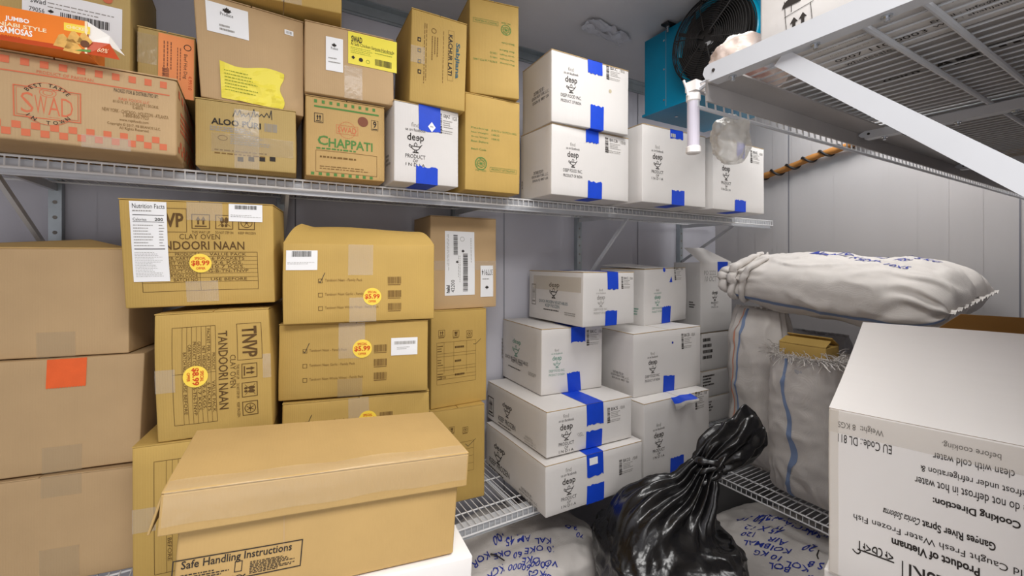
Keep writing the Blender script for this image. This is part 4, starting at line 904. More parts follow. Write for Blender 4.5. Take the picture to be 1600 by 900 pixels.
F.rect((r[0]+.006, r[3]-.0535, r[2]-.006, r[3]-.0525), 'ink_black', a, o); F.rows((r[0]+.006, r[3]-.028, r[2]-.01, r[3]-.021), 1, 'ink_grey', 1, a, o, .4); F.rows((r[0]+.006, r[3]-.118, r[2]-.03, r[3]-.058), 8, 'ink_grey', 2, a, o, .3); F.rows((r[2]-.018, r[3]-.118, r[2]-.006, r[3]-.058), 8, 'ink_grey', 3, a, o, .3)
F.rect((r[0]+.006, r[3]-.124, r[2]-.006, r[3]-.122), 'ink_black', a, o); F.rows((r[0]+.006, r[1]+.012, r[2]-.012, r[3]-.130), 16, 'ink_grey', 4, a, o, .22)
a = b.sticker(F, F.span(360, 320, 347, 411), 'paper_white', off=.0022); F.bars(F.span(369, 322, 328, 403), 'ink_black', 6, 30, a, o); F.rows(F.span(363, 336, 341, 409), 2, 'ink_grey', 3, a, o, .3)
b.price(F, 316, 412, 17, '$8.99'); b.clear(F, F.span(296, 318, 346, 350)); b.clear(F, F.span(292, 440, 472, 342)); b.done()
# family packs
def family(F, x0, x1, ys, yb, code, tick=0, seed=0):
    I = 'ink_midbrown'
    for i, (y, t) in enumerate(zip(ys, ('Tandoori Naan - Family Pack', 'Tandoori Naan Garlic - Family Pack', 'Tandoori Naan Whole Wheat - Family Pack'))):
        u, v = F.px(x0, y); q = .0062; F.frame((u-q, v-q, u+q, v+q), .0012, 'ink_brown')
        L = (.105, .128, .152)[i]; F.text(t, (u+.012, v-.0045, u+.012+L, v+.0055), I)
        F.bars((F.u_at(x1, v, u), v-.0105, F.u_at(x1, v, u)+.040, v+.011), I, seed+i, 26)
        F.rect((F.u_at(x1, v, u), v-.0145, F.u_at(x1, v, u)+.038, v-.0125), I)
    u, v = F.px(x0, ys[tick]); F.path([(u-.004, v), (u-.001, v-.006), (u+.012, v+.024)], .0018, 'marker')
FW = dict(bulge=.004, crum=.0025)
b = low((.062, 1.452, -.859, -14, 0, 0, .43, .215, .30), 'card_ochre', 'bottom ochre family pack carton behind the large lidded box', seed=46, **FW); b.done()
b = low((.064, 1.440, -.642, -12, 0, 0, .43, .226, .32), 'card_ochre', 'ochre family pack carton half hidden by the lid of the large box in front', seed=47, **FW)
F = b.front; family(F, 480, 593, (661, 680, 700), 0, '', 0, 3); b.price(F, 575, 654, 14, '$5.99'); b.clear(F, F.span(545, 620, 655, 577)); b.done()
b = low((.056, 1.450, -.410, -14.9, .2, 0, .432, .227, .31), 'card_ochre', 'middle ochre family pack carton with a white label beside its price sticker', seed=48, **FW)
F = b.front; family(F, 477, 584, (549, 572, 594), 0, '', 0, 6); b.price(F, 566, 544, 15, '$5.99'); a = b.sticker(F, F.span(611, 528, 555, 652), 'paper_white'); F.bars(F.span(616, 533, 538, 649), 'ink_grey', 4, 30, a, .0022); F.rows(F.span(620, 541, 546, 640), 2, 'ink_grey', 2, a, .0022, .3)
b.clear(F, F.span(529, 505, 560, 570)); b.clear(F, F.span(527, 592, 626, 566), 'haze_tape'); b.done()
b = low((.065, 1.409, -.180, -11.1, .1, 0, .434, .236, .33), 'card_ochre', 'topmost ochre family pack carton, its top flap bent up', seed=49, flaps=None, **FW)
F = b.front; family(F, 501, 606, (439, 461, 482), 0, '', 0, 9); b.price(F, 582, 463, 14, '$5.99'); a = b.sticker(F, F.span(447, 391, 422, 496), 'paper_white'); F.bars(F.span(456, 392, 401, 487), 'ink_black', 4, 24, a, .0022); F.rows(F.span(449, 409, 413, 492), 2, 'ink_grey', 2, a, .0022, .3)
b.clear(F, F.span(544, 382, 430, 583)); b.clear(F, F.span(546, 465, 505, 588)); a = b.part('top_flap'); a.label = 'bent-up top flap'; w, d, h = b.w/2, b.d/2, b.h; n = 10; vs = []
for j in range(n+1):
    for i in range(n+1):
        f, g = i/n, j/n; vs.append((-w+2*w*f+(.5-f)*.075*g, -d+.003+.10*g, h+.052*g+.012*math.sin(g*3.1)+.004*math.sin(f*5)*g+(.012*g if i in (0,) else 0)))
K = len(vs); fs = [(j*(n+1)+i, j*(n+1)+i+1, (j+1)*(n+1)+i+1, (j+1)*(n+1)+i) for j in range(n) for i in range(n)]
a.add(vs+[(x, y+.001, z-.0035) for x, y, z in vs], fs+[tuple(q+K for q in f[::-1]) for f in fs]+[(i, i+K, i+1+K, i+1) for i in range(n)]+[(n*(n+1)+i, n*(n+1)+i+1, n*(n+1)+i+1+K, n*(n+1)+i+K) for i in range(n)]+[(j*(n+1), (j+1)*(n+1), (j+1)*(n+1)+K, j*(n+1)+K) for j in range(n)]+[(j*(n+1)+n, j*(n+1)+n+K, (j+1)*(n+1)+n+K, (j+1)*(n+1)+n) for j in range(n)], 'card_ochre')
a.box((-w+.004, -d+.125, h), (w-.004, d-.004, h+.003), 'card_ochre'); b.done()
# column right of them
def icons(F, xs, y, sz, m='ink_brown'):
    for i, x in enumerate(xs):
        u, v = F.px(x, y); r = (u-sz, v-sz, u+sz, v+sz); (arrows_icon, feet_icon, frost_icon)[i](F, r, m); F.rect((u-sz, v-sz*1.35, u+sz*.8, v-sz*1.18), m)
b = low((.607, 1.684, -.999, -6, 0, 0, .236, .394, .27), 'card_ochre', 'ochre carton at the bottom of the column on the low wire shelf', seed=50, bulge=.002)
F = b.front; icons(F, (686, 706, 727), 671, .012)
r = F.px(686, 745)+F.px(740, 687); F.frame(r, .0009, 'ink_brown')
for k in (1, 2, 3): v = r[1]+(r[3]-r[1])*k/4; F.line((r[0], v), (r[2], v), .0009, 'ink_brown')
F.line((r[0]+.6*(r[2]-r[0]), r[1]), (r[0]+.6*(r[2]-r[0]), r[3]), .0009, 'ink_brown'); F.path([F.px(727, 693), F.px(731, 697), F.px(743, 685)], .0018, 'marker'); b.done()
b = low((.615, 1.700, -.604, 0, 0.2, 0, .255, .404, .26), 'card_ochre', 'ochre carton with a printed table in the middle of the column', seed=51, bulge=.002)
F = b.front; icons(F, (690, 712, 733), 521, .014); G = F
r = F.span(682, 536, 602, 743); F.frame(r, .0009, 'ink_brown')
for k, q in enumerate((.27, .34, .60, .67, .80, .88)): v = r[3]-(r[3]-r[1])*q; F.line((r[0], v), (r[2], v), .0009, 'ink_brown')
for q in (.18, .42, .75): x = r[0]+(r[2]-r[0])*q; F.line((x, r[1]+.25*(r[3]-r[1])), (x, r[3]), .0009, 'ink_brown')
for k in range(3): F.rows((r[0]+.003, r[3]-(r[3]-r[1])*(.24+.33*k), r[0]+(r[2]-r[0])*.16, r[3]-(r[3]-r[1])*(.06+.33*k)), 3, 'ink_brown', k, fill=.3); F.rows((r[0]+(r[2]-r[0])*.45, r[3]-(r[3]-r[1])*(.2+.33*k), r[0]+(r[2]-r[0])*.7, r[3]-(r[3]-r[1])*(.08+.33*k)), 1, 'ink_brown', k, fill=.4)
F.path([F.px(739, 537), F.px(743, 537), F.px(751, 529)], .0018, 'marker'); F.text('CARTON', (r[0]+.01, r[1]+(r[3]-r[1])*.13, r[0]+.04, r[1]+(r[3]-r[1])*.19), 'ink_brown'); b.done()
b = low((.622, 1.725, -.199, -1.2, 0, 0, .308, .395, .23), 'card_kraft', 'brown carton with a tall white barcode label at the top of the column', seed=52, bulge=.002)
F = b.front; a = b.sticker(F, (lambda r: (r[0], r[1], r[2], r[3]))(F.span(695, 361, 462, 741)), 'paper_white', name='shipping_label'); r = F.span(695, 361, 462, 741); W, H = r[2]-r[0], r[3]-r[1]; o = .0022
at = lambda a_, b_, c, d: (r[0]+W*a_, r[1]+H*b_, r[0]+W*c, r[1]+H*d)
F.bars(at(.28, .63, .42, .95), 'ink_black', 4, 26, a, o, vertical=True); F.bars(at(.60, .06, .76, .66), 'ink_black', 5, 40, a, o, vertical=True); G = turned(F, 1)
F.text('42200', at(.20, .05, .32, .24), 'ink_black', rot=90, acc=a, off=o); F.text('halal', at(.05, .04, .16, .16), 'ink_black', rot=90, acc=a, off=o, bold=.03); F.rows(at(.05, .2, .14, .95), 2, 'ink_grey', 3, a, o, .3, vertical=True); F.rows(at(.42, .1, .52, .62), 2, 'ink_grey', 4, a, o, .3, vertical=True); F.rows(at(.84, .3, .92, .9), 1, 'ink_grey', 4, a, o, .2, vertical=True)
F.disc((r[0]+W*.58, r[1]+H*.88), .010, 'ink_grey', a, o, r0=.0015); maple(F, (r[0]+W*.40, r[1]+H*.52), .007, 'ink_black', a, o); maple(F, (r[0]+W*.60, r[1]+H*.69), .008, 'ink_black', a, o)
a = b.sticker(F, F.span(750, 415, 464, 770), 'paper_white', name='shipping_label', off=.0022); F.text('377914', F.span(752, 421, 430, 769), 'ink_black', rot=180, acc=a, off=.0028); maple(F, F.px(760, 449), .010, 'ink_black', a, .0028); F.rows(F.span(753, 434, 438, 768), 1, 'ink_grey', 3, a, .0028, .4)
b.clear(F, (0, F.H*.42, F.W, F.H*.52)); b.done()

# ---------------------------------------------------------------- large lidded box in front
b = Carton('lidded_box', (-.118, .868, -.566, -4.0, 4.4, 0, .472, .206, .235), 'card_tan', 'large lidded brown box with safe handling print, standing on a white box', None, seed=60, bulge=.003, flaps=None)
F = b.front; I = 'ink_black'
r = F.span(265, 878, 925, 472); F.frame(r, .0018, I); u, vt = r[0], r[3]; W, H = r[2]-r[0], r[3]-r[1]
F.text('Safe Handling Instructions', (u+.012, vt-.020, u+W*.91, vt-.003), I, bold=.012)
F.rows((u+.012, r[1]+.004, u+W*.42, vt-.024), 5, I, 3, fill=.45); F.rows((u+W*.58, r[1]+.004, u+W*.95, vt-.022), 8, I, 4, fill=.5)
F.frame((u+W*.46, vt-.036, u+W*.52, vt-.018), .0012, I); F.path([(u+W*.45, vt-.042), (u+W*.5, vt-.05), (u+W*.55, vt-.042)], .002, I); F.disc((u+W*.5, vt-.047), .006, I, r0=.0015)
F.line(F.px(444, 800), F.px(444, 862), .0015, 'card_kraft')
a = Acc(); w, d, z1 = .248, .134, .2125; z0, t = .144, .004       # lid: top sheet and four skirts
lw = -.012
a.box((-w+lw, -d, z1-t), (w, d, z1), 'card_tan')
a.box((-w+lw, -d, z0), (w, -d+t, z1-t-.0005), 'card_tan'); a.box((-w+lw, d-t, z0), (w, d, z1-t-.0005), 'card_tan')
a.box((w-t, -d+t+.0005, z0), (w, d-t-.0005, z1-t-.0005), 'card_tan')
P = [(-w+lw, -d+.003, z1-t), (-w+lw, d-.003, z1-t), (-w+lw-.014, d-.003, z0+.003), (-w+lw-.014, -d+.003, z0+.003)]
a.add(P+[(x+.004, y, z) for x, y, z in P], [(0,1,2,3),(7,6,5,4),(0,3,7,4),(1,5,6,2),(2,6,7,3),(0,4,5,1)], 'card_tan')
s_w = b.warp
wob = lambda p: p+Vector((0, 0, .0035*noise.noise(Vector((p.x*6, p.y*6, 3)))-.010*max(0, (-p.x-.05))*(1 if p.y < 0 else .3)))
lid = a.build('lid', b.root, warp=wob); mo = lid.modifiers.new('bevel', 'BEVEL'); mo.width = .0025; mo.segments = 2
a = Acc(); n = 24
prof = [(-d+.035, z1+.0012), (-d+.02, z1+.0012), (-d+.004, z1+.0012), (-d-.0012, z1-.003), (-d-.0014, z1-.03), (-d-.0014, z1-.055)]
vs = [(-w+lw+.004+(2*w-lw-.008)*i/n, y+(.004*math.sin(i*1.3)*0), z+(.0015*math.sin(i*.9) if j in (0, 5) else 0)) for j, (y, z) in enumerate(prof) for i in range(n+1)]
a.add(vs, [(j*(n+1)+i, (j+1)*(n+1)+i, (j+1)*(n+1)+i+1, j*(n+1)+i+1) for j in range(len(prof)-1) for i in range(n)], 'gloss_tape')
a.build('clear_tape', lid, smooth=True, warp=wob)
b.done()
b = Carton('white_carton', (-.128, .862, -.93, -5.0, 4.4, 0, .492, .360, .255), 'card_gloss_white', 'white carton directly under the large lidded brown box', None, seed=61, bulge=.002, flaps=None); b.done()
b = Carton('cardboard_carton', (-.13, .87, -1.599, -6.0, 0, 0, .49, .625, .27), 'card_tan', 'tall brown carton on the floor carrying the white box in the aisle', None, seed=62, bulge=.002); b.done()

# ---------------------------------------------------------------- open white fish carton at the right edge
b = Carton('fish_carton', (1.023, .442, -.642, -76.7, 0, 0, .42, .341, .30), 'card_gloss_white', 'open white carton with upside-down fish cooking directions', None, seed=70, bulge=.002, flaps=None)
F = b.front; I = 'ink_black'
def up(t, xl, yt, yb, xr, **k): F.text(t, F.span(xl, yt, yb, xr), I, rot=180, res=3, **k)
up('Weight:  8 KGS', 1309.5, 655, 667, 1381); up('EU Code.: DL 811', 1310, 677, 690, 1394)
up('before cooking.', 1472, 687, 699, 1564); up('clean with cold water', 1458, 706, 718, 1585); up('defrost under refrigeration &', 1439, 723, 736, 1612)
up('Please do not defrost in hot water', 1430, 743, 756, 1640); up('Cooking Direction:', 1458, 773, 787, 1595, bold=.025)
up('Corica Soborna', 1379.5, 792, 803, 1437, slant=.25, bold=.01); up('Ganges River Sprat', 1441, 808, 824, 1556, bold=.02); up('Wild Caught Fresh Water Frozen Fish', 1334, 799, 811, 1628)
up('Product of Vietnam', 1393, 839, 852, 1531, bold=.03); up('কেচকি', 1332, 840, 862, 1397, bold=.01); F.rect(F.span(1409, 875, 900, 1411), I); up('KESKI', 1420, 880, 906, 1500, bold=.01)
b.clear(F, (F.W*.0, F.H*.86, F.W, F.H*.99)); b.clear(F, (0, 0, F.W*.04, F.H))
def open_flap(name, hinge, run, L, ang, inset, m, bend=.02, th=.004, label=None, n=10):
    """flap hinged on an edge (two points), leaning up and inward by ang"""
    a = b.part(name); a.label = label; p, q = Vector(hinge[0]), Vector(hinge[1]); r_ = Vector(run).normalized(); vs = []
    for j in range(n+1):
        g = j/n; an = ang+bend*8*(g-.4)*.2
        for i in range(n+1):
            f = i/n; e = p+(q-p)*(inset[0]*g*(1-f)+f*(1-inset[1]*g)+0)
            vs.append(e+(r_*math.cos(an)+Vector((0, 0, 1))*math.sin(an))*L*g+r_*bend*math.sin(g*math.pi)*.3)
    nn = (q-p).cross(r_*math.cos(ang)+Vector((0, 0, 1))*math.sin(ang)).normalized()*th; K = len(vs)
    fs = [(j*(n+1)+i, j*(n+1)+i+1, (j+1)*(n+1)+i+1, (j+1)*(n+1)+i) for j in range(n) for i in range(n)]
    rim = [i for i in range(n+1)]+[j*(n+1)+n for j in range(1, n+1)]+[n*(n+1)+i for i in range(n-1, -1, -1)]+[j*(n+1) for j in range(n-1, 0, -1)]
    a.add(vs, fs, m[0]); a.add([v-nn for v in vs], [f[::-1] for f in fs], m[1])
    sl = a.slot('card_inside')
    o = len(a.v)-2*K
    for k in range(len(rim)): a.f.append((o+rim[k], o+rim[(k+1) % len(rim)], o+rim[(k+1) % len(rim)]+K, o+rim[k]+K)); a.m.append(sl)
w, d, h = b.w/2, b.d/2, b.h
open_flap('front_flap', ((-w, -d, h), (w, -d, h)), (0, 1, 0), .205, math.radians(55), (.10, .02), ('card_gloss_white', 'card_inside'), label='wide white flap leaning inward')
open_flap('back_flap', ((-w, d, h), (w, d, h)), (0, -1, 0), .187, math.radians(84), (.45, .02), ('card_inside', 'card_gloss_white'), bend=.0)
b.done()
for z, h, l, sd in ((-1.10, .456, 'white carton under the open fish carton', 71), (-1.599, .497, 'white carton on the floor at the base of the fish carton stack', 72)):
    b = Carton('white_carton', (1.028, .455, z, -76.7, 0, 0, .42, h, .32), 'card_white', l, None, seed=sd, bulge=.002, flaps=None); b.done()

# ---------------------------------------------------------------- cartons on the overhead shelf
OG = 'printed cartons on the overhead shelf'
ZB = ZO-EYE+.0022
b = Carton('white_carton', (.680, -.118, ZB, 0, 0, 0, .152, .34, .507), 'card_white', 'white carton with black arrows on the overhead shelf', OG, seed=80, bulge=.001, flaps=None)
L = b.left; I = 'ink_black'
for pts in (((1226, 3), (1230, 59)), ((1267, 3), (1271, 42))): L.line(L.px(*pts[0]), L.px(*pts[1]), .0008, I)
L.line(L.px(1226, 28), L.px(1272, 1), .0008, I)
def arrow_px(F, x, yt, yb, w):
    u, v1 = F.px(x, yt); _, v0 = F.px(x, yb); k = abs(F.px(x+w, yt)[0]-F.px(x, yt)[0]); F.rect((u-k*.5, v0, u+k*.5, v0+(v1-v0)*.6), I); F.poly([(u-k*1.3, v0+(v1-v0)*.58), (u+k*1.3, v0+(v1-v0)*.58), (u, v1)], I)
    F.rect((u-k*.6, v0-.010, u+k*.6, v0-.005), I)
arrow_px(L, 1241, 27, 47, 5); arrow_px(L, 1255, 19, 39, 5); u, v = L.px(1237, 4); L.poly([(u+.013*math.cos(k*math.pi/12), v-.004+.011*math.sin(k*math.pi/12)) for k in range(13)], I); L.line((u, v), (u, v-.014), .001, I)
L.text('DATE', (L.px(1338, 8)[0], L.px(1338, 8)[1], L.px(1338, 8)[0]+.05, L.px(1338, 8)[1]+.012), I, bold=.02)
B = b.bottom
def under(B, t, x, y, h, w, m='ink_black', **k):      # print on the underside, reading towards the doorway
    G = Face((-b.w/2, b.d/2, 0), (0, -1, 0), (-1, 0, 0), b.d, b.w, b.M); G.acc = b.acc; G.n = Vector((0, 0, -1)); q = G.px(x, y); G.text(t, (q[0], q[1], q[0]+w, q[1]+h), m, **k)
under(B, 'Fish & Agro', 1268, 73, .013, .105, bold=.01); under(B, 'patrick', 1328, 45, .012, .055)
for x, y, w in ((1279, 82, .06), (1284, 87, .075), (1298, 88, .05)): under(B, 'frozen foods ltd', x, y, .004, w, 'ink_grey')
under(B, '0207 110 0003', 1308, 97, .012, .11); under(B, 'wholesale', 1322, 102, .011, .06, 'ink_black')
under(B, '60-40, 4301', 1455, 16, .011, .06); under(B, 'Email : info@premiumfoods', 1458, 36, .011, .13); under(B, 'Web : shahjalalfoods.com', 1462, 43, .010, .12); b.done()
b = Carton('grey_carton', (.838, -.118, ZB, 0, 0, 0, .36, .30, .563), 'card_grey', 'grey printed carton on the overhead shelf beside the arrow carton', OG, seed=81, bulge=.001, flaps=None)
under(b.bottom, 'AMI', 1466, 108, .040, .062, bold=.03); under(b.bottom, 'gmi', 1531, 86, .040, .070, bold=.03); under(b.bottom, '(Giri)', 1383, 128, .014, .05, bold=.02); under(b.bottom, 'DEL', 1322, 150, .014, .04, bold=.02); b.done()
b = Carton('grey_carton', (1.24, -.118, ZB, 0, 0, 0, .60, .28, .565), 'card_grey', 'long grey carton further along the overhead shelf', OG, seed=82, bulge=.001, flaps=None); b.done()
b = Carton('cardboard_carton', (1.88, -.118, ZB, 0, 0, 0, .5, .22, .55), 'card_tan', 'brown carton at the wall end of the overhead shelf', OG, seed=83, bulge=.001, flaps=None); b.done()

# ---------------------------------------------------------------- woven sacks
def sack(name, label, M, W, T, L, seed, stripes=(), m='sack_cloth', group='white woven sacks', open_top=False, writing=(), amp=.012, pw=5, bend=0.0, nu=120, nv=90, seam=True, text_mat='ink_blue', folds=1.0, pe=2.6):
    root = empty(name, M.translation); rot = M.to_3x3()
    root.rotation_euler = rot.to_euler(); tag(root, label, 'sack', group)
    def surf(th, v):
        e = abs(2*v-1) if not (open_top and v > .5) else 0.25*abs(2*v-1)
        pt = max(0.0, 1-e**pe)**.55*.985+.015; pwid = 1-.10*e**pw
        c, s_ = math.cos(th), math.sin(th); n = 2.7
        x = W/2*pwid*math.copysign(abs(c)**(2/n), c); y = T/2*pt*math.copysign(abs(s_)**(2/n), s_)
        z = L*v
        q = Vector((x*4+seed*2.3, y*4, z*4))
        d = noise.noise(q)*amp*1.3+noise.noise(q*2.6)*amp*.6+noise.noise(q*6.5)*amp*.28
        rdg = 1-abs(noise.noise(Vector((x*9+seed, y*9, z*3.2+seed))))*2
        d += max(0, rdg)**4*amp*.55*folds
        ew = max(0, e-.45)/.55
        d += math.sin(th*13+noise.noise(q*2)*5)*amp*.8*ew*folds
        d *= min(1, pt*2)
        r = math.hypot(x, y)+1e-6
        x += x/r*d; y += y/r*d
        z += noise.noise(Vector((x*7, y*7, seed+9)))*.018*(ew if not (open_top and v > .9) else 1.3)
        y += bend*(2*v-1)**2
        return Vector((x, y, z))
    A = Acc(); vs = [surf(2*math.pi*i/nu, j/nv) for j in range(nv+1) for i in range(nu)]
    A.v = [tuple(p) for p in vs]; A.slot(m)
    for j in range(nv):
        for i in range(nu):
            k = m
            A.f.append((j*nu+i, j*nu+(i+1) % nu, (j+1)*nu+(i+1) % nu, (j+1)*nu+i)); A.m.append(A.slot(k))
    A.f.append(tuple(range(nu))[::-1]); A.m.append(0)
    for th0, wd, mm, wav in stripes:
        n2 = nv*2; sv = []
        for j in range(n2+1):
            v = .012+.976*j/n2; t = th0+wav*math.sin(v*7+seed)+wav*.3*math.sin(v*23)
            for q in (-1, -.33, .33, 1):
                p = surf(t+q*wd, v); e = .01; nn = (surf(t+q*wd+e, v)-surf(t+q*wd-e, v)).cross(surf(t+q*wd, min(1, v+e))-surf(t+q*wd, v-e)).normalized(); sv.append(p+nn*.0018)
        A.add(sv, [(j*4+q, j*4+q+1, j*4+q+5, j*4+q+4) for j in range(n2) for q in range(3)], mm)
    if not open_top: A.f.append(tuple(range(nv*nu, nv*nu+nu))); A.m.append(0)
    else:
        mo = None
    R_ = (W+T)/math.pi*.8
    for t, th0, v0, size, rt, sl in writing:
        vv, ff, asp = glyphs(t, .012); c, s_ = math.cos(rt), math.sin(rt); pts = []
        Rn = random.Random(hash(t) % 1000 if False else len(t)*7+int(v0*100))
        for a, b_ in vv:
            a, b_ = (a-.5)*size*asp+sl*(b_-.5)*size, (b_-.5)*size+.12*size*math.sin(a*9)
            th = th0+(a*c-b_*s_)/R_; v = v0+(a*s_+b_*c)/L
            p = surf(th, v); e = .004; n_ = (surf(th+e, v)-surf(th-e, v)).cross(surf(th, v+e)-surf(th, v-e)).normalized()
            pts.append(p+n_*.0022)
        A.add(pts, ff, text_mat)
    A.build('sack_body', root, smooth=True)
    if seam and not open_top:
        for v, z in ((0.0, -.012), (1.0, .012)):
            B = Acc(); n = 60; vs = []
            for i in range(n+1):
                x = (i/n-.5)*W*.89; y = .004*math.sin(i*.9+seed)+bend
                vs += [(x, y, v*L-z*.4), (x, y+.004*math.sin(i*1.7), v*L+z)]
            B.add(vs, [(2*i, 2*i+2, 2*i+3, 2*i+1) for i in range(n)], m); B.build('hem', root)
    return root, surf
def frame_m(o, x, y, z): return Matrix(((x[0], y[0], z[0], o[0]), (x[1], y[1], z[1], o[1]), (x[2], y[2], z[2], o[2]), (0, 0, 0, 1)))
EZ = lambda z: z+EYE
PI = math.pi
# standing sacks on the low right shelf
lean = math.radians(3)
M = frame_m((2.315, 1.325, ZS+.012), (0, -1, 0), (1, 0, 0), (0, 0, 1))
sack('woven_sack', 'tall standing white sack with red and blue stripes beside the white cartons', M, .305, .24, .84, 1, ((1.5*PI-.42, .03, 'stripe_red', .05), (1.5*PI-.24, .034, 'stripe_blue', .05)), amp=.012)
M = frame_m((2.17, 1.022, ZS+.012), (0, -1, 0), (1, 0, 0), (0, 0, 1))
r_, sf = sack('woven_sack', 'standing white sack with frayed open mouth and one wavy blue stripe', M, .305, .24, .665, 5, ((1.5*PI-.10, .042, 'stripe_blue', .08),), m='sack_cloth', open_top=True, amp=.013)
# frayed fibres round its mouth
A = Acc(); R = random.Random(4)
for k in range(620):
    th = R.uniform(PI*.95, 2.05*PI) if k < 520 else R.uniform(0, PI); p = sf(th, 1.0); L = R.uniform(.02, .07)*(1.6 if R.random() < .06 else 1); d = Vector((R.uniform(-1, 1), R.uniform(-1, .6), R.uniform(-.1, 1.1))).normalized()
    dn = Vector((R.uniform(-.4, .4), R.uniform(-.6, .2), -.6)); pts = [p+d*L*t+dn*L*.7*t*t for t in (0, .35, .7, 1)]
    A.tube(pts, R.choice((.0009, .0012, .0018)), 'sack_cloth', 3, False)
o = A.build('frayed_fibres', r_); o['kind'] = 'stuff'
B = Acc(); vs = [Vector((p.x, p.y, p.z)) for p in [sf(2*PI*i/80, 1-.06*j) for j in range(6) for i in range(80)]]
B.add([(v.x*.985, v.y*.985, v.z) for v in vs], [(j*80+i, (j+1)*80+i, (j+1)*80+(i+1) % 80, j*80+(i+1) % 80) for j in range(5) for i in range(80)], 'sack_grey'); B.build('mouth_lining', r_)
b = Carton('cardboard_carton', (2.535, .868, -.86, 90, 0, 0, .195, .50, .12), 'card_ochre', 'brown carton inside the frayed open sack', None, seed=90, bulge=.002, flaps=None)
w, d, h = b.w/2, b.d/2, b.h
b.done()
b.root.location = (2.175, 1.022, -.872+EYE)
for sgn, lift in ((-1, .035), (1, .022)):
    A = Acc(); A.add([(-w, sgn*d, h), (w, sgn*d, h), (w-.004, sgn*.006, h+lift), (-w+.004, sgn*.006, h+lift), (-w, sgn*d, h+.004), (w, sgn*d, h+.004), (w-.004, sgn*.006, h+lift+.004), (-w+.004, sgn*.006, h+lift+.004)], [(0,1,2,3),(7,6,5,4),(0,4,5,1),(1,5,6,2),(2,6,7,3),(3,7,4,0)], 'card_ochre'); A.build('top_flap', b.root)
M = frame_m((2.26, .64, ZS+.012), (0, -1, 0), (1, 0, 0), (0, 0, 1))
sack('woven_sack', 'standing white sack mostly hidden behind the open fish carton', M, .32, .25, .74, 8, (), amp=.012)
M = frame_m((2.64, 1.24, ZS+.012), (0, -1, 0), (1, 0, 0), (0, 0, 1))
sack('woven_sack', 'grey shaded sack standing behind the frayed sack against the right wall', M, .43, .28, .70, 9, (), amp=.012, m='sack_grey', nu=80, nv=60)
M = frame_m((2.64, .76, ZS+.012), (0, -1, 0), (1, 0, 0), (0, 0, 1))
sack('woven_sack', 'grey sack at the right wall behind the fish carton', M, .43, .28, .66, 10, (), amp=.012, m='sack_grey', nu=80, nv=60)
# the sack lying across them
tl = math.radians(5.5); zx = (0, -math.cos(tl), -math.sin(tl)); yy = (-0.12, -math.sin(tl), math.cos(tl))
zv = Vector(zx).normalized(); yv = Vector(yy); yv = (yv-zv*yv.dot(zv)).normalized(); xv = yv.cross(zv)
M = frame_m((2.475, 1.455, EZ(-.07)), xv, yv, zv)
r_, sf = sack('woven_sack', 'white sack lying across the standing sacks with blue handwriting and one blue stripe', M, .62, .285, .90, 3, ((PI+.38, .06, 'stripe_blue', .03),), amp=.015, folds=1.5, pe=5.0,
    writing=tuple((t, th-.5, v, .030, 1.5, .2) for t, th, v in (('MAC', 2.1, .40), ('150 KG', 2.05, .53), ('SWC', 1.75, .48), ('BOAL', 2.2, .64), ('KBL', 1.8, .62), ('10X5', 2.3, .76), ('FISH', 2.0, .74), ('KAL', 1.6, .56), ('EAO', 1.6, .70), ('5 KG', 1.8, .80))))
# its gathered, twisted mouth: a rolled collar round the end with a loose tip
for q in range(3):
    pts = []; rs = []; n = 26
    for i in range(n+1):
        f = i/n; th = PI*1.22-f*PI*(.80-.12*q); p = sf(th, .035+.05*q+.05*f*(q-.5)); out = Vector((math.cos(th), math.sin(th), -.5)).normalized(); pts.append(p+out*(.008+.014*math.sin(PI*f)))
        rs.append((.010+.015*math.sin(PI*f)**.6)*(1-.18*q))
    if q == 0: pts += [pts[-1]+Vector((.02, .035, .0)), pts[-1]+Vector((.03, .065, .005))]; rs += [.012, .004]
    A = Acc(); A.tube(pts, rs, 'sack_cloth', 20); A.v = [tuple(Vector(v)+noise.noise_vector(Vector(v)*20)*.008) for v in A.v]
    o = A.build('gathered_mouth', r_, smooth=True)
# sacks on the floor
M = frame_m((.50, 1.70, .205), (0, 1, 0), (0, 0, 1), (1, 0, 0))
sack('woven_sack', 'white sack on the floor under the back wire shelf with blue handwriting', M, .56, .41, .95, 12, (), m='sack_cloth', amp=.016, folds=1.6,
    writing=tuple((t, PI*a, v, .030, r, .25) for t, a, v, r in (('KOR', .60, .30, -1.4), ('KCR', .70, .33, -1.5), ('OKE', .62, .40, -1.7), ('100', .54, .42, -1.6), ('AM 45', .58, .50, -1.8), ('60', .66, .46, -1.8), ('OKE', .72, .50, -1.9), ('60000', .73, .44, -2.0), ('10 OKE', .68, .56, -1.9), ('1000', .76, .53, -2.1), ('KGS', .80, .50, -2.0), ('KAL', .64, .60, -1.9), ('80', .84, .54, -2.1), ('VO', .78, .58, -2.0), ('OK', .88, .57, -2.0), ('RO', .60, .78, -1.9), ('70', .66, .80, -1.9))))
M = frame_m((2.12, .42, .175), (-1, 0, 0), (0, 0, 1), (0, 1, 0))
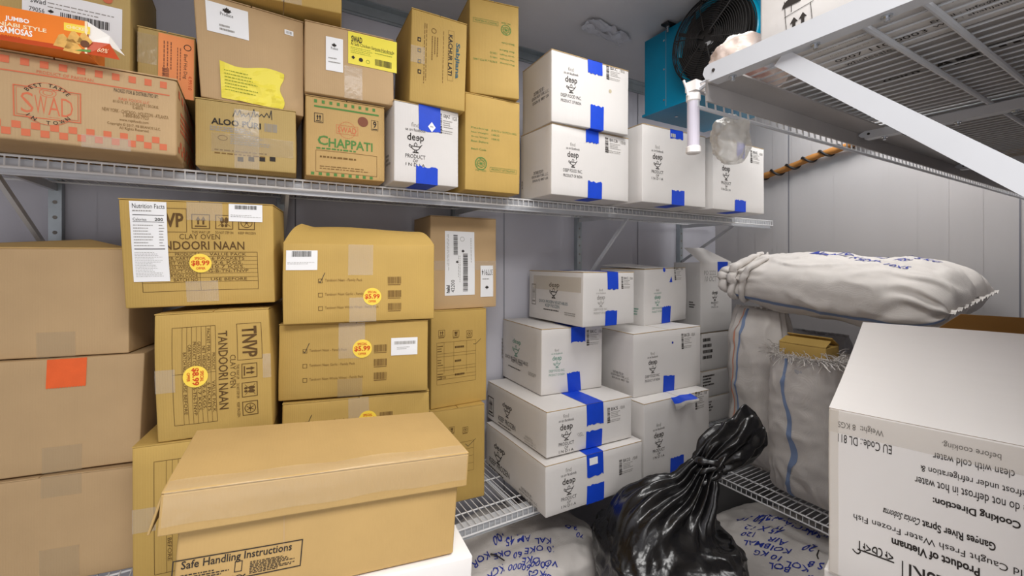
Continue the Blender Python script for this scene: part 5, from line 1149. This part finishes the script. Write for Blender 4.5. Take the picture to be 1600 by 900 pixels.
sack('woven_sack', 'white sack on the floor under the right wire shelf covered in blue handwriting', M, .70, .35, 1.06, 14, (), m='sack_cloth', amp=.014, folds=1.2,
    writing=tuple((t, PI*a, v, .030, r, .25) for t, a, v, r in (('Rui', .60, .52, 1.9), ('SPECIAL', .55, .62, 2.0), ('KOI', .40, .58, 2.0), ('45 X 12', .47, .70, 1.9), ('BMAL', .36, .66, 2.0), ('Bigol', .60, .66, 2.1), ('10 KG', .33, .60, 1.9), ('KOL', .36, .50, 2.0), ('20', .48, .52, 2.0), ('MRL', .52, .72, 2.0), ('AIR', .44, .62, 1.9), ('40', .64, .60, 2.0), ('FR 10', .50, .78, 2.0), ('BOL', .30, .54, 2.0), ('S 8', .42, .46, 2.0), ('RAJ', .56, .56, 1.9), ('120', .40, .72, 2.0), ('KI', .34, .44, 2.0))))
M = frame_m((2.72, .40, .13), (-1, 0, 0), (0, 0, 1), (0, 1, 0))
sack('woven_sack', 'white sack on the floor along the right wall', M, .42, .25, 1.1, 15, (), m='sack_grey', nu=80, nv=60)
for i, (x, y, z, a) in enumerate(((.845, 1.55, .398, -1.1), (2.06, .93, .352, .45))):
    R = Matrix.Rotation(a, 3, 'Z'); A = Acc(); A.tube([R @ Vector((-.035, 0, .004)), R @ Vector((-.01, .004, .006)), R @ Vector((.035, -.003, .004))], .0028, 'marker', 6)
    o = A.build('cable_tie'); o.location = (x, y, z); tag(o, ('short black tie lying on the sack under the back shelf', 'short black tie lying on the sack under the right shelf')[i], 'cable tie')

# ---------------------------------------------------------------- black rubbish bag, knotted
C0 = Vector((1.40, 1.135, 0)); Rv = Vector((math.cos(CAMYAW), -math.sin(CAMYAW), 0)); Fv = Vector((math.sin(CAMYAW), math.cos(CAMYAW), 0))
root = empty('rubbish_bag', C0); tag(root, 'shiny black rubbish bag with a twisted top standing among the sacks', 'bag')
PF0 = C0.dot(Fv); PR0 = C0.dot(Rv)
def bagpt(x, y): return ((x-800)/FOC*PF0-PR0, EYE+(HOR-y)/FOC*PF0)
spine = [(1047, None, 0.004, .10, .10), (1045, None, 0.012, .205, .17), (1044, None, .06, .24, .20), (1043, 900, 0, .252, .22), (1043, 850, 0, .252, .22), (1043, 836, 0, .236, .19), (1046, 816, 0, .206, .15), (1060, 794, 0, .150, .11), (1081, 768, 0, .090, .08), (1096, 740, 0, .056, .055), (1102, 731, 0, .046, .045), (1108, 722, 0, .054, .045), (1118, 712, 0, .070, .05), (1134, 700, 0, .080, .052), (1152, 689, 0, .083, .05), (1170, 678, 0, .076, .042), (1184, 671, 0, .056, .028), (1192, 667, 0, .02, .012)]
cs = []
for x, y, z, a, b_ in spine:
    px = bagpt(x, y if y else 900); cs.append((px[0], px[1] if y else z, a, b_))
K = len(cs); nu, sub = 180, 9
def cat(a, b, c, d, t): return .5*((2*b)+(-a+c)*t+(2*a-5*b+4*c-d)*t*t+(-a+3*b-3*c+d)*t**3)
rows = []
for i in range(K-1):
    for s_ in range(sub):
        t = s_/sub; P = [cs[max(0, min(K-1, i+k))] for k in (-1, 0, 1, 2)]
        rows.append([cat(*[p[q] for p in P], t) for q in range(4)]+[i+t])
rows.append(list(cs[-1])+[K-1.0])
A = Acc(); vs = []
for j, (cx, cz, a, b_, par) in enumerate(rows):
    p0 = rows[max(0, j-1)]; p1 = rows[min(len(rows)-1, j+1)]; tx, tz = p1[0]-p0[0], p1[1]-p0[1]; l = math.hypot(tx, tz)+1e-9; tx, tz = tx/l, tz/l
    if par < 7: f = max(0, (par-4.5)/2.5); tx, tz = tx*f, tz*f+(1-f); l = math.hypot(tx, tz); tx, tz = tx/l, tz/l
    ox, oz = tz, -tx                       # across the spine in the picture plane of the bag
    gather = math.exp(-((par-9.8)/2.6)**2); lowr = max(0, min(1, (7.5-par)/3))
    for i in range(nu):
        th = 2*PI*i/nu; c, s_ = math.cos(th), math.sin(th); n = 2+2.4*lowr
        u = math.copysign(abs(c)**(2/n), c)*a; w_ = math.copysign(abs(s_)**(2/n), s_)*b_
        q = Vector((u*6, w_*6, cz*6))
        d = noise.noise(q)*.018*lowr
        rg = noise.noise(Vector((u*8+3, w_*8, cz*7+1))); d += (.35-abs(rg))*.036*(lowr*.8+.15)
        rg = noise.noise(Vector((u*17, w_*17, cz*14+5))); d += (.3-abs(rg))*.020*(lowr+.35)
        rg = noise.noise(Vector((u*42, w_*42, cz*36+8))); d += (.3-abs(rg))*.006
        pl = math.sin(th*17+noise.noise(q*.8)*3.5+par*.35); d += pl*(.012*gather+.011*max(0, min(1, (par-5.6)/2))*max(0, min(1, (9.6-par)/2)))
        if par > 10.5: d += (math.sin(th*7+par*1.1)*.008+noise.noise(Vector((u*30, w_*30, cz*30)))*.010)*min(1, (par-10.5))
        d = max(d, -.6*min(a, b_)); k = 1+d/max(.03, math.hypot(u, w_))
        if par > 14.5:   # the torn lip with a pointed ear on its upper side
            ear = max(0, math.cos(th-PI))**3*.042*(min(1, (par-14.5)/1.5))
        else: ear = 0
        u2 = u*k-ear; z_ = cz+u2*oz; r = cx+u2*ox; vs.append(Rv*r+Fv*(w_*k)+Vector((0, 0, max(.003, z_))))
nr = len(rows)
A.add(vs, [(j*nu+i, j*nu+(i+1) % nu, (j+1)*nu+(i+1) % nu, (j+1)*nu+i) for j in range(nr-1) for i in range(nu)]+[tuple(range(nu))[::-1], tuple(range((nr-1)*nu, nr*nu))], 'bag_black')
A.build('bag_body', root, smooth=True)
A = Acc(); kx, kz = bagpt(1102, 732)
for q in range(3):
    pts = [Rv*(kx+.050*math.cos(t)+.006*q)+Fv*(.050*math.sin(t))+Vector((0, 0, kz+.018*(q-1)+.028*math.cos(t+q))) for t in np.linspace(0, 2*PI, 30)]
    A.tube(pts, [.014+.004*math.sin(5*t+q) for t in np.linspace(0, 2*PI, 30)], 'bag_black', 10)
A.v = [tuple(Vector(v)+noise.noise_vector(Vector(v)*40)*.005) for v in A.v]; A.build('knot', root, smooth=True)

# ---------------------------------------------------------------- plastic bags on the overhead shelf
def blob(name, c, size, seed, m, amp, parent=None, nu=60, nv=40, flat=0.0):
    A = Acc(); vs = []
    for j in range(nv+1):
        ph = PI*j/nv
        for i in range(nu):
            th = 2*PI*i/nu; d = Vector((math.sin(ph)*math.cos(th), math.sin(ph)*math.sin(th), math.cos(ph)))
            r = 1+amp*noise.noise(d*2.2+Vector((seed, 0, 0)))+amp*.6*(.5-abs(noise.noise(d*5+Vector((0, seed, 0)))))
            p = Vector((d.x*size[0]*r, d.y*size[1]*r, d.z*size[2]*r))
            if p.z < -size[2]*(1-flat): p.z = -size[2]*(1-flat)
            vs.append(p)
    A.add(vs, [(j*nu+i, (j+1)*nu+i, (j+1)*nu+(i+1) % nu, j*nu+(i+1) % nu) for j in range(nv) for i in range(nu)], m)
    o = A.build(name, parent, smooth=True); o.location = c; return o
root = empty('frozen_bag', (.742, .440, ZO+.001)); tag(root, 'pinkish frosted bag of frozen food lying on the overhead shelf edge', 'bag')
blob('bag_film', (0, 0, .024), (.082, .045, .046), 2, 'film_pink', .14, root, flat=.4)
A = Acc(); R = random.Random(3)
for k in range(7):
    o = blob('frozen_piece', (R.uniform(-.05, .05), R.uniform(-.022, .022), .014+R.uniform(0, .008)), (.014, .009, .007), k, 'meat_red', .3, root, 20, 14)
root = empty('plastic_bag', (.800, .515, ZO-.045)); tag(root, 'clear crumpled plastic bag hanging below the overhead shelf lip', 'bag')
blob('bag_film', (.0, .0, -.035), (.040, .030, .044), 6, 'film', .30, root, 70, 50)
A = Acc(); A.tube([(0, 0, .002), (0, .0, -.004), (.002, 0, -.012)], [.012, .007, .016], 'film', 16); A.build('bag_neck', root, smooth=True)
